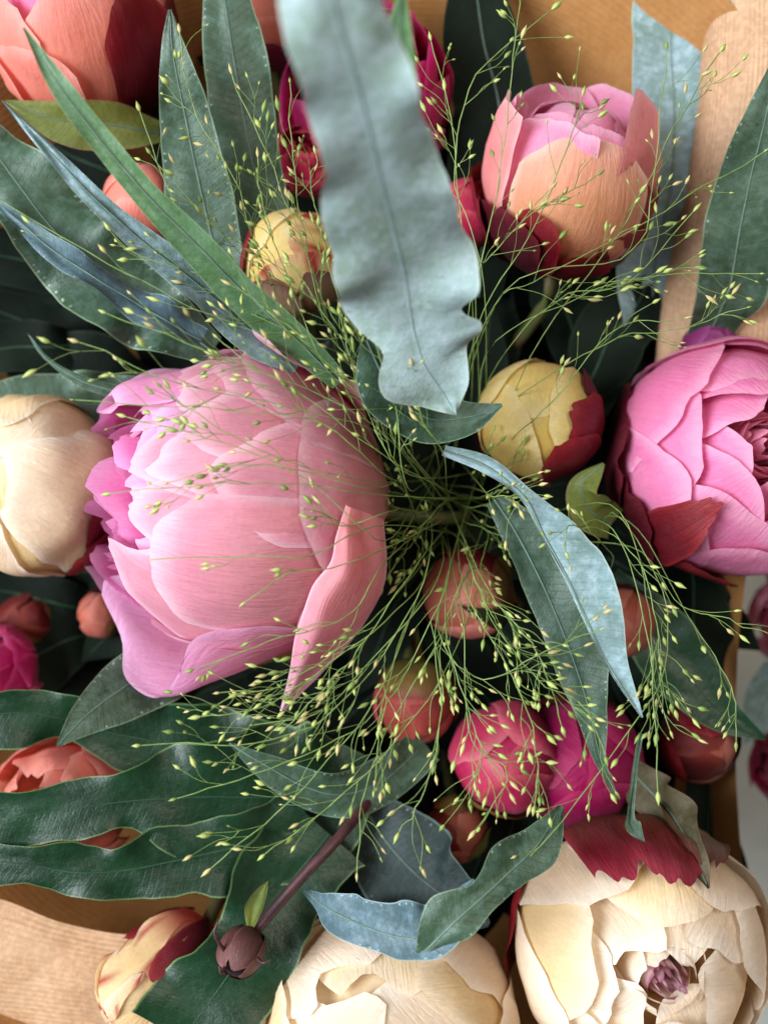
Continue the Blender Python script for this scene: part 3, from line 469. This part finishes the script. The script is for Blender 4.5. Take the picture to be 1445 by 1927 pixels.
leaf('fern_leaf', 'dark slate leaf in shade above the wavy blue leaf', [(690, 1530, -5.0, 50, 50, 0), (740, 1600, -4.2, 90, 92, 0), (800, 1660, -3.6, 92, 80, 0), (870, 1710, -2.6, 50, 50, 0), (920, 1740, -2.4, 4, 4, 0)], L_DUSK, wave=.10, fold=.05)
leaf('fern_leaf', 'dark green leaf tapering over the dark red bud near the paper edge', [(1140, 1090, -6.5, 30, 30, 0), (1230, 1190, -5.6, 62, 60, 0), (1300, 1280, -5.2, 60, 58, 0), (1360, 1345, -5.0, 36, 34, 0), (1440, 1390, -4.9, 3, 3, 0)], L_DARK, ribmat=MIDDARK, wave=.05, fold=.08)
leaf('strap_leaf', 'thin curling grey leaf tip above the left cream peony', [(230, 740, -3.2, 12, 12, 0), (150, 715, -2.8, 12, 12, 30), (90, 675, -2.6, 8, 8, 40), (52, 626, -2.4, 1, 1, 0)], L_GREY, wave=.04)
leaf('bract', 'folded green bract with a reddish margin under the coral peony', [(300, 250, -4.6, 20, 20, 0), (210, 235, -3.6, 46, 42, 20), (110, 225, -3.0, 40, 34, 20), (10, 190, -2.6, 2, 2, 0)], L_OLIVE, wave=.05, fold=.2, cat='bract')
leaf('bract', 'small curled green bract between yellow bud and bright pink peony', [(1150, 985, -4.0, 30, 30, 0), (1110, 960, -3.2, 36, 44, 20), (1092, 915, -2.8, 22, 46, 30), (1135, 872, -2.6, 3, 3, 0)], L_OLIVE, wave=.05, fold=.35, cat='bract')
leaf('strap_leaf', 'thin grey leaf stalk resting on the maroon sepal of the cream peony', [(1205, 1380, -1.4, 5, 5, 0), (1194, 1450, -1.0, 5, 5, 0), (1186, 1530, -.6, 7, 7, 0), (1190, 1556, -.5, 16, 14, 0), (1212, 1584, -.4, 1, 1, 0)], L_GREY, wave=.03, n=30, rib=False)
leaf('bract', 'wilted brown bract rising behind the maroon sepal', [(1175, 1440, -4.5, 20, 20, 0), (1225, 1490, -3.4, 44, 42, -25), (1275, 1550, -1.8, 50, 40, -35), (1305, 1610, -.6, 34, 26, -30), (1332, 1672, .4, 3, 3, 0)], leaf_mat('wilted_leaf', lin('3a3820'), lin('544a34'), lin('6a4a3c'), .6, dots=False, bloom=tuple(lin('6a6450')), bl=.4, vs_=.12), wave=.22, wfreq=5, fold=.25, cat='bract')
leaf('fern_leaf', 'dark leaf behind the left cream peony', [(300, 740, -6.5, 30, 30, 0), (180, 760, -5.8, 60, 60, 0), (60, 765, -5.5, 60, 60, 0), (-60, 760, -5.5, 20, 20, 0)], L_GREY, wave=.1)
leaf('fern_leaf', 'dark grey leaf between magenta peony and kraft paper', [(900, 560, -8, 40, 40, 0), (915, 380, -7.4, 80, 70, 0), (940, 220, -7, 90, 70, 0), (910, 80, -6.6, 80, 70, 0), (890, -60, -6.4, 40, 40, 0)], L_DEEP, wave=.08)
# leaves deep inside the bouquet, in shade-dark colour, some added to blacken gaps
rg = random.Random(4)
deep = [(905, 650, 70, 'between broad blue leaf and yellow bud'), (1060, 600, 110, 'under the peach bud'), (1150, 640, 60, 'right under the peach bud by kraft paper'), (1000, 1000, 200, 'behind the crease of the folded leaf'), (620, 1380, 40, 'behind the pale curled leaf'), (880, 1260, 300, 'between coral bud and crimson peony'), (1130, 720, 10, 'behind the round pale yellow bud'), (1250, 1120, 330, 'under the bright pink peony'), (480, 1330, 20, 'below the large pink bloom'), (330, 1400, 150, 'between flared petal and lobed leaf'), (80, 620, 160, 'above the thin curling leaf tip'), (120, 1080, 190, 'under the left cream peony'), (250, 1130, 230, 'behind the flared lilac petal'), (30, 120, 160, 'left of the coral peony'), (330, 260, 100, 'behind the small coral bud'), (250, 560, 150, 'behind the pale wavy blade'), (960, 1530, 260, 'under the crimson peony'), (640, 560, 80, 'behind the streaked yellow bud'), (1180, 1440, 300, 'behind the wilted brown bract'), (740, 1150, 240, 'at the calyx end of the large pink bloom'), (1330, 760, 20, 'behind the plum bud'), (950, 880, 0, 'under the round pale yellow bud'), (600, 60, 95, 'behind the magenta peony'), (1130, 560, 80, 'below the peach bud sepals'), (820, 880, 60, 'under the grass tuft'), (720, 640, 75, 'behind the tip of the broad blue leaf'), (1060, 940, 330, 'between yellow bud and folded leaf'), (420, 40, 100, 'behind the upright green-tipped leaf'), (300, 30, 120, 'right of the coral peony'), (1250, 1300, 300, 'behind the dark red bud'), (1180, 1250, 280, 'behind the tip of the folded leaf'), (60, 1240, 200, 'above the magenta edge bloom'), (140, 300, 150, 'under the folded green bract'), (40, 480, 170, 'under the wide grey-green leaf'), (30, 570, 165, 'along the lower edge of the wide grey-green leaf'), (60, 250, 150, 'beneath the narrow strap leaf tips'), (20, 660, 185, 'above the left cream peony'), (150, 700, 170, 'left of the large pink bloom'), (40, 1120, 170, 'below the left cream peony'), (560, 1450, 200, 'between pale curled leaf and lobed leaf'), (1310, 1180, 280, 'inside the paper rim'), (1340, 1560, 280, 'between cream peony and paper rim'), (900, 1640, 250, 'behind the pale lobe of the wavy blue leaf'), (980, 1640, 300, 'left of the maroon sepal'), (700, 1640, 240, 'behind the brown stalk'), (890, 760, 80, 'left of the round pale yellow bud'), (930, 1180, 320, 'beneath the coral bud with green claw')]
for i, (x, y, ang, where) in enumerate(deep):
    z0 = rg.uniform(-9.5, -7.5); Ln = rg.uniform(240, 350); wd = rg.uniform(50, 80); dx, dy = math.cos(R_(ang)), -math.sin(R_(ang))
    pts = [(x - dx * Ln * .6, y - dy * Ln * .6, z0 - 1.6, 14, 14, 0)] + [(x + dx * Ln * f + rg.uniform(-12, 12), y + dy * Ln * f + rg.uniform(-12, 12), z0 + .8 * f, wd * w, wd * w, rg.uniform(-18, 18)) for f, w in ((-.3, .8), (0, 1), (.3, .8))] + [(x + dx * Ln * .6, y + dy * Ln * .6, z0 + .6, 2, 2, 0)]
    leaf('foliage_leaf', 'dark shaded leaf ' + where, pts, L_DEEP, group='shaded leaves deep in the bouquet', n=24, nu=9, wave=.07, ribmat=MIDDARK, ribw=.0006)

for i in range(46):  # extra leaves added to cover the paper and keep gaps dark
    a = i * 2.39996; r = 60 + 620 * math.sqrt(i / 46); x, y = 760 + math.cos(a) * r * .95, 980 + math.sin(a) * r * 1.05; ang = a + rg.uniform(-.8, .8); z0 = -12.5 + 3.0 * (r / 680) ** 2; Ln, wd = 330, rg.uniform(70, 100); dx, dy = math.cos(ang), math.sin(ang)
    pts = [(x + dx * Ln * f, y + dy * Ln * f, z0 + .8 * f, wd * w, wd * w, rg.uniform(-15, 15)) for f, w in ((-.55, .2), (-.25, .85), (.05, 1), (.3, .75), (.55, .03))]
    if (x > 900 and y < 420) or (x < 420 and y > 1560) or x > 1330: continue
    leaf('foliage_leaf', 'filler leaf added to darken the bottom of the bouquet, mostly hidden by blooms', pts, L_DEEP, group='added lowest leaves of the bouquet', n=18, nu=7, wave=.07, rib=False)

# brown seed bud on its stalk
F = Frame(455, 1790, -.6, 46, (-.35, -.55, .75)); A = empty('seed_bud', F.c, 'round chocolate brown seed bud on a brown stalk over the lobed dark leaf', 'seed bud')
DKB = pal('3a2024', '5c3836', '6c4440', '7a5450')
core(F, A, DKB, .93, 1.05, 0, 'capsule')
for k in range(5): petal(F, A, k * 72, 40, pb(.97, 2.9, el=1.12), DKB, name='scale', mat=SEPAL, bump=.01, ruf=.01, lift=.004, nu=11, nv=13)
link('stem', tube_mesh('stem', spline([P(480, 1752, -1.0) - F.c, P(560, 1660, -1.0) - F.c, P(660, 1550, -2.0) - F.c, P(760, 1420, -6.5) - F.c], np.linspace(0, 1, 16)), .0019, 8), BROWN, A)
V, UV, c, _ = leaf_geo([(470, 1748, -.8, 6, 6, 0), (478, 1710, -.3, 17, 16, 0), (492, 1680, .1, 12, 11, 0), (505, 1658, .3, 1, 1, 0)], n=20, nu=9, fold=.3, wave=.02); link('bract', grid_mesh('bract', V - F.c, None, UV), L_OLIVE, A)
for e in ((405, 1760), (410, 1735)), ((495, 1812), (510, 1806)), ((418, 1832), (412, 1818)):
    link('tendril', tube_mesh('tendril', spline([P(430 if e[0][0] < 450 else 480, 1800, -.2) - F.c] + [P(x, y, .3) - F.c for x, y in e], np.linspace(0, 1, 8)), np.linspace(.0008, .0003, 8), 5), BROWN, A)

# ---------------------------------------------------------------- grass seed heads
def seed_mesh(mat, fat):
    prof = [(0, .0), (.10, .35), (.28, .85), (.45, 1.0), (.62, .82), (.82, .36), (1, .02)]; k = 6
    V = np.array([[[r * fat * math.cos(a), r * fat * math.sin(a), h * 2.5] for a in np.arange(k) * 2 * math.pi / k] for h, r in prof])
    me = grid_mesh('seed', V, close_u=True); me.materials.append(mat); return me
SMS = [seed_mesh(SEED, .50), seed_mesh(SEED, .43), seed_mesh(simple_mat('green_seed', lin('94aa58'), lin('7c9648'), .4, 500, .5, .15), .46), seed_mesh(simple_mat('straw_seed', lin('d8cc94'), lin('bcae68'), .45, 500, .4, .15), .40)]
class Grass:
    def __init__(s, label, base, seed):
        s.A = empty('grass_spray', P(*base), label, 'grass', 'airy grass seed heads'); s.c = P(*base); s.V = []; s.F = []; s.n = 0; s.rg = random.Random(seed); s.ns = 0
    def tube(s, pts, r0, r1, n=14, k=4):
        p = spline(pts, np.linspace(0, 1, n))
        if n > 20:
            o = s.rg.random() * 90; w = np.array([[nz(i * .45 + o, k * 9.1) for k in range(3)] for i in range(n)]); p = p + w * .0014 * np.linspace(.3, 1, n)[:, None]
        V = tube_geo(p - s.c, np.linspace(r0, r1, n), k).reshape(-1, 3)
        idx = np.arange(n * k).reshape(n, k); nx = np.roll(idx, -1, 1)
        s.F.append(np.stack([idx[:-1], nx[:-1], nx[1:], idx[1:]], -1).reshape(-1, 4) + s.n); s.V.append(V); s.n += n * k; return p
    def seed(s, p, d, sz=None):
        if s.ns >= 290: return
        o = bpy.data.objects.new('seed', s.rg.choice(SMS)); COL.objects.link(o); o.parent = s.A; s.ns += 1
        o.location = Vector(p - s.c); o.rotation_mode = 'QUATERNION'; o.rotation_quaternion = Vector(d).to_track_quat('Z', 'Y'); z = (sz or s.rg.choice((.5, .75, .9, 1.0, 1.15)) * s.rg.uniform(.85, 1.1)) * 0.0016; o.scale = (z, z, z * s.rg.uniform(.85, 1.15))
    def twig(s, a, d, L, depth):
        rg = s.rg; side = np.array([rg.gauss(0, 1) for _ in range(3)]); side -= d * side.dot(d); side = nrm(side)
        p = s.tube([a, a + d * L * .5 + side * L * .10, a + d * L], .00014, .00010, 7, 3); e = nrm(p[-1] - p[-2])
        s.seed(p[-1], e)
        if depth > 0:
            for f in ((.45,), (.35, .65))[rg.random() < .45]:
                b = p[int(f * 6)]; s2 = np.array([rg.gauss(0, 1), rg.gauss(0, 1), rg.gauss(0, .5)]); s.twig(b, nrm(d + .55 * nrm(s2)), L * rg.uniform(.3, .55), depth - 1)
    def stem(s, pts, nb=6, L=85, start=.35, spread=.6, r=.00022, depth=1):
        rg = s.rg; q = [P(x + rg.gauss(0, (45, 22, 7, 4)[min(i, 3)]), y + rg.gauss(0, (45, 22, 7, 4)[min(i, 3)]), z - (2.5 if i == 0 else 0)) for i, (x, y, z) in enumerate(pts)]; p = s.tube(q, r, .0002, 26); s.seed(p[-1], nrm(p[-1] - p[-2]))
        nb = int(nb * 1.35 + .5)
        for b in range(nb):
            f = start + (.95 - start) * (b + rg.random() * .8) / nb; i = min(24, int(f * 25)); d = nrm(p[i + 1] - p[i])
            s2 = np.array([rg.gauss(0, 1), rg.gauss(0, 1), rg.gauss(0, .45)]); s2 -= d * s2.dot(d)
            s.twig(p[i], nrm(d + spread * nrm(s2) * rg.uniform(.6, 1.3)), L * S * rg.uniform(.55, 1.25), depth if rg.random() < .6 else 0)
    def done(s): link('stem', raw_mesh('stem', np.vstack(s.V), np.vstack(s.F)), GRASS, s.A)
g = Grass('dense grass seed head fanning over the top of the large pink bloom', (830, 950, -5), 1)
for pts, nb, L in (([(840, 960, -5), (740, 850, 0), (560, 770, 2.2), (320, 720, 3.0), (150, 640, 3.2)], 7, 110), ([(840, 960, -5), (740, 840, .5), (600, 740, 2.2), (420, 680, 3), (200, 590, 3.2)], 7, 110), ([(850, 960, -5), (760, 850, .5), (640, 700, 2), (540, 620, 2.6), (440, 540, 2.6)], 9, 90), ([(850, 960, -5), (770, 840, .5), (680, 680, 1.8), (620, 600, 2), (540, 490, 2)], 9, 80),
                  ([(840, 970, -5), (730, 860, .5), (600, 790, 2.4), (420, 770, 3), (140, 755, 3)], 5, 90), ([(840, 970, -5), (720, 900, 1), (560, 870, 2.8), (400, 800, 3.3), (310, 730, 3.3)], 6, 80), ([(850, 960, -5), (760, 880, .5), (700, 760, 1.5), (660, 660, 2), (640, 590, 2)], 9, 70), ([(850, 960, -5), (770, 880, 0), (730, 800, 1), (700, 700, 2), (690, 600, 2.6)], 8, 70),
                  ([(840, 960, -5), (740, 860, .5), (600, 760, 2), (480, 700, 2.6), (410, 640, 2.6)], 10, 85), ([(850, 960, -5), (790, 850, .5), (740, 760, 2), (720, 690, 2.8), (705, 600, 3)], 6, 70), ([(850, 960, -5), (820, 880, .5), (800, 800, 2), (790, 740, 2.8), (780, 690, 3.2)], 5, 60)): g.stem(pts, nb, L)
g.done()
g = Grass('thin grass stems lying across the face of the large pink bloom', (835, 965, -5), 2)
for pts, nb in (([(850, 970, -5), (720, 930, 1.2), (560, 920, 3), (400, 915, 3.4), (215, 930, 2.6)], 3), ([(850, 975, -5), (720, 960, 1.2), (560, 900, 3), (400, 830, 3.2), (240, 780, 2.6)], 4), ([(850, 980, -5), (720, 1000, 1.2), (600, 1030, 3), (480, 1045, 3.2), (295, 1052, 2.8)], 1), ([(850, 980, -5), (730, 1010, 1), (620, 1050, 2.6), (540, 1080, 3), (465, 1130, 3)], 1), ([(850, 965, -5), (720, 920, 1.2), (560, 880, 3), (420, 880, 3.4), (320, 910, 3)], 2), ([(850, 975, -5), (730, 990, .8), (650, 985, 2), (600, 960, 2.4)], 4)): g.stem(pts, nb, 70, .6, .35)
g.done()
g = Grass('loose grass seed head rising between the upright green leaves', (700, 760, -4), 3)
for pts, nb in (([(700, 760, -4), (600, 640, -1), (490, 480, 0), (430, 330, .6), (360, 190, .8), (335, 60, 1)], 8), ([(700, 760, -4), (610, 620, -1), (560, 480, 0), (520, 330, .6), (440, 150, 1)], 8), ([(700, 760, -4), (560, 640, 0), (420, 560, 1), (330, 400, 1.4), (262, 220, 1.6)], 7), ([(700, 760, -4), (600, 620, -1), (470, 500, .5), (400, 420, 1), (290, 290, 1.4)], 7), ([(700, 760, -4), (620, 620, -.5), (580, 450, 0), (560, 300, .5), (545, 160, .5)], 7), ([(700, 760, -4), (600, 650, 0), (460, 560, 1), (330, 500, 1.5), (240, 490, 1.7)], 6), ([(700, 770, -4), (560, 660, 0), (440, 600, 1.4), (250, 520, 2), (5, 375, 2)], 3), ([(700, 760, -4), (640, 600, -.5), (600, 420, 0), (590, 350, .2), (600, 290, .4)], 5), ([(700, 760, -4), (620, 640, 0), (540, 520, .6), (500, 400, 1), (480, 300, 1)], 8)): g.stem(pts, nb, 80, .38)
g.done()
g = Grass('fine grass seed head crossing the peach bud', (850, 860, -4), 4)
for pts, nb in (([(850, 860, -4), (890, 600, -1), (930, 350, 0), (955, 150, .6), (985, -60, 1)], 5), ([(860, 860, -4), (880, 640, -1), (870, 420, 0), (850, 230, .6), (815, 80, 1)], 6), ([(850, 860, -4), (905, 610, -1), (1020, 520, 0), (1200, 420, .5), (1425, 285, .6)], 7), ([(850, 870, -4), (960, 660, -1), (1100, 560, 0), (1250, 520, .4), (1430, 510, .5)], 8), ([(850, 870, -4), (1000, 640, -1), (1180, 430, 0), (1260, 250, .4), (1350, 100, .6)], 6), ([(850, 860, -4), (930, 610, -1), (1010, 430, .4), (1070, 260, .8), (1100, 180, 1)], 7), ([(850, 860, -4), (960, 560, 0), (1180, 500, .8), (1230, 330, 1), (1250, 90, 1)], 6), ([(850, 860, -4), (900, 560, 0), (850, 330, .6), (900, 140, 1), (1040, 20, 1)], 5), ([(850, 880, -4), (980, 740, -1.6), (1150, 640, -.6), (1290, 620, 0), (1410, 578, .4)], 6), ([(850, 880, -4), (960, 820, -1), (1060, 740, 0), (1160, 620, .4), (1290, 600, .6)], 4), ([(860, 860, -4), (940, 640, -1), (1060, 560, 0), (1180, 530, .4), (1300, 400, .6)], 6), ([(850, 860, -4), (880, 600, -.5), (920, 480, .4), (1000, 400, .8), (1110, 330, 1)], 6)): g.stem(pts, nb, 78, .42)
g.done()
g = Grass('drooping grass seed head spilling over the lobed dark leaf', (850, 980, -5), 5)
for pts, nb in (([(860, 980, -5), (790, 1120, 0), (690, 1290, 1.6), (520, 1390, 2), (262, 1402, 2)], 6), ([(860, 980, -5), (790, 1160, 0), (700, 1330, 1.6), (560, 1500, 2), (395, 1640, 2)], 6), ([(860, 980, -5), (760, 1120, 0), (640, 1230, 1.6), (520, 1290, 2), (420, 1310, 2)], 9), ([(860, 980, -5), (800, 1160, 0), (700, 1350, 1.5), (520, 1440, 2), (335, 1500, 2)], 5), ([(860, 980, -5), (820, 1200, 0), (740, 1400, 1.5), (620, 1520, 2), (500, 1605, 2)], 7), ([(860, 980, -5), (760, 1140, .5), (620, 1260, 1.8), (500, 1330, 2), (380, 1350, 2)], 9), ([(860, 980, -5), (760, 1130, 0), (680, 1260, 1.2), (600, 1340, 1.5), (480, 1370, 1.6)], 9), ([(860, 980, -5), (820, 1160, 0), (740, 1340, 1.2), (690, 1480, 1.6), (672, 1635, 1.8)], 4), ([(860, 980, -5), (770, 1090, .5), (660, 1160, 2), (540, 1190, 2.4), (365, 1260, 2.4)], 4), ([(860, 980, -5), (780, 1120, .5), (700, 1210, 1.6), (620, 1280, 2), (540, 1360, 2)], 8)): g.stem(pts, nb, 85, .42)
g.done()
g = Grass('tangled grass seed head hanging in front of the crimson peony', (880, 960, -5), 6)
for pts, nb in (([(880, 960, -5), (840, 1160, 0), (820, 1350, 1.6), (800, 1500, 2), (755, 1560, 2)], 6), ([(880, 960, -5), (860, 1160, 0), (880, 1320, 1.6), (900, 1420, 2), (880, 1500, 2)], 8), ([(880, 960, -5), (880, 1120, 0), (960, 1280, 1.6), (1010, 1400, 2), (1010, 1520, 2)], 8), ([(880, 960, -5), (900, 1080, 0), (960, 1180, 1.6), (1020, 1250, 2), (1060, 1370, 2)], 8), ([(880, 960, -5), (820, 1120, 0), (900, 1280, 1.2), (1020, 1230, 2), (1130, 1190, 2.4)], 6), ([(880, 960, -5), (830, 1100, 0), (760, 1260, 1), (720, 1350, 1.4), (700, 1480, 1.6)], 6), ([(880, 960, -5), (870, 1060, -1), (900, 1130, 0), (930, 1180, .6), (960, 1220, 1)], 8), ([(880, 960, -5), (850, 1060, -1), (850, 1150, 0), (830, 1240, .6), (830, 1300, 1)], 8), ([(880, 960, -5), (840, 1140, 0), (900, 1380, 1.4), (960, 1450, 1.8), (900, 1560, 2)], 7), ([(880, 960, -5), (900, 1100, 0), (1000, 1270, 1.4), (1090, 1330, 1.8), (1140, 1430, 2)], 6), ([(880, 940, -5), (900, 930, -2), (930, 925, -.4), (965, 935, .6), (980, 960, .8)], 5)): g.stem(pts, nb, 82, .35)
g.done()
g = Grass('sparse grass seed head trailing below the bright pink peony', (1100, 1000, -4), 7)
for pts, nb in (([(1060, 1000, -4), (1130, 985, -1), (1190, 1060, .6), (1220, 1250, 1.4), (1233, 1490, 1.8)], 3), ([(1060, 1000, -4), (1140, 980, -1), (1210, 1080, .6), (1240, 1220, 1), (1245, 1330, 1.2)], 6), ([(1060, 1000, -4), (1180, 990, -1.5), (1300, 1150, -.5), (1370, 1280, .2), (1382, 1400, .5)], 3), ([(1060, 1000, -4), (1160, 990, -1), (1260, 1120, .4), (1255, 1270, 1), (1190, 1370, 1.4), (1060, 1540, 1.6), (900, 1730, 1.6)], 5), ([(1060, 1000, -4), (1120, 1020, -1), (1080, 1000, 1.4), (1060, 1040, 2)], 3), ([(1060, 1010, -4), (1190, 1000, -1), (1280, 1130, 0), (1360, 1160, .2), (1440, 1190, .4)], 2), ([(1060, 1000, -4), (1150, 990, -1), (1220, 1130, .6), (1230, 1270, 1), (1260, 1370, 1.4)], 5)): g.stem(pts, nb, 75, .5)
g.done()
g = Grass('low grass tuft in shade at the centre of the bouquet', (850, 940, -7), 8)
rg = random.Random(8)
for i in range(20):
    a = R_(rg.uniform(0, 360)); r = rg.uniform(90, 230); x, y = 850 + math.cos(a) * r, 950 + math.sin(a) * r * .9
    g.stem([(850 + rg.uniform(-30, 30), 950 + rg.uniform(-30, 30), -7), (mix(850, x, .35), mix(950, y, .35), -4), (mix(850, x, .7), mix(950, y, .7), -2.6), (x, y, -2)], 3, 60, .45)
g.done()

# ---------------------------------------------------------------- kraft paper, table, neighbours
def sheet(name, label, rows, mat, nu=70, nv=40, bend=.002, seed=0, sub=None):
    """rows: lists of (px,py,z) control points; lofted both ways"""
    k = max(len(r) for r in rows); g = np.array([spline([P(*p) for p in r], np.linspace(0, 1, nu)) for r in rows])
    V = np.array([spline(g[:, j], np.linspace(0, 1, nv)) for j in range(nu)]).transpose(1, 0, 2).copy()
    UV = np.zeros((nv, nu, 2))
    for i in range(nv):
        for j in range(nu):
            q = V[i, j] * 22; V[i, j] += bend * np.array([0, 0, 1.]) * (nz(q[0] + seed, q[1], q[2]) + .4 * nz(q[0] * 2.5 + seed, q[1] * 2.5))
    dv = np.concatenate([[0], np.cumsum(np.linalg.norm(np.diff(V[:, nu // 2], axis=0), axis=1))]) * 100; du = np.concatenate([[0], np.cumsum(np.linalg.norm(np.diff(V[nv // 2], axis=0), axis=1))]) * 100
    UV[..., 0] = du[None]; UV[..., 1] = dv[:, None]
    o = link(name, grid_mesh(name, V, None, UV), mat); return tag(o, label, 'wrapping paper')
# the wrap: a funnel round the stems, low on the right side
nA, nR = 96, 26; V = np.zeros((nR, nA, 3)); UV = np.zeros((nR, nA, 2))
for j in range(nA):
    a = 2 * math.pi * j / nA; aa = (a + math.pi) % (2 * math.pi) - math.pi; right = float(sm(-1.2, -.95, aa) * (1 - sm(.05, .3, aa)))
    ro = mix(.235, .146 / max(.3, math.cos(aa)), right); zo = mix(-.035, -.07, right)
    for i in range(nR):
        f = i / (nR - 1); r = mix(.035, ro, f ** mix(.8, .42, right)); z = mix(-.25, zo, f ** 1.5)
        r *= 1 + .035 * f * math.sin(a * 5 + 1) + .02 * f * nz(math.cos(a) * 3, math.sin(a) * 3, f)
        V[i, j] = (r * math.cos(a), r * math.sin(a), z); UV[i, j] = (a * 12, f * 22)
o = link('wrapping_paper', grid_mesh('wrapping_paper', V, None, UV, True), KRAFT); tag(o, 'brown kraft paper funnel wrapped around the whole bouquet', 'wrapping paper')
sheet('wrapping_paper', 'pale ribbed kraft paper flap folded beside the broad pale blue leaf', [[(1335, -160, -6.6), (1330, 100, -7.0), (1300, 320, -8), (1262, 520, -8.4), (1240, 720, -9)], [(1322, -160, -5.4), (1318, 100, -5.8), (1288, 320, -7), (1250, 520, -7.4), (1230, 720, -8)], [(1350, -160, -4.0), (1345, 100, -4.4), (1320, 320, -5.2), (1280, 520, -6.2), (1250, 720, -7.2)], [(1440, -160, -2.8), (1440, 100, -3.2), (1420, 320, -4.0), (1390, 520, -5.2), (1370, 720, -6.6)], [(1640, -160, -2.2), (1640, 100, -2.6), (1640, 320, -3.4), (1620, 520, -4.6), (1600, 720, -6.2)]], KRAFT2, seed=3)
sheet('wrapping_paper', 'pale mottled kraft paper corner under the slim cream bud', [[(-120, 1660, -4.4), (0, 1690, -4.4), (130, 1738, -4.4), (260, 1760, -4.5), (400, 1745, -4.8), (520, 1700, -5.4)], [(-140, 1800, -4.0), (0, 1820, -4.0), (130, 1840, -4.0), (260, 1860, -4.2), (400, 1860, -4.6), (520, 1840, -5.2)], [(-160, 2060, -4.2), (0, 2060, -4.2), (130, 2070, -4.3), (260, 2080, -4.5), (400, 2080, -4.8), (520, 2080, -5.4)]], KRAFT2, seed=8)
tb = raw_mesh('table_top', [(-1.2, -1.2, -.27), (1.2, -1.2, -.27), (1.2, 1.2, -.27), (-1.2, 1.2, -.27)], [(0, 1, 2, 3)])
o = link('table_top', tb, simple_mat('table_paint', lin('a8aca6'), lin('b8bab2'), .5, 20)); o['kind'] = 'structure'
# a second bouquet just beyond the paper rim
open_peony(1500, 1170, -12, 95, (-.2, 0, .97), 'lilac pink bloom of the neighbouring bouquet beyond the paper edge', LILAC, LILAC, LILAC, seed=31, stem=False)
open_peony(1500, 1440, -12, 90, (-.2, 0, .97), 'magenta bloom of the neighbouring bouquet beyond the paper edge', MAGENTA, LILAC, MAGENTA, seed=32, stem=False)
leaf('fern_leaf', 'teal leaf of the neighbouring bouquet beyond the paper edge', [(1520, 1230, -12, 30, 30, 0), (1460, 1290, -11.6, 50, 50, 0), (1425, 1350, -11.4, 34, 34, 0), (1400, 1400, -11.4, 3, 3, 0)], L_BLUE, wave=.08)
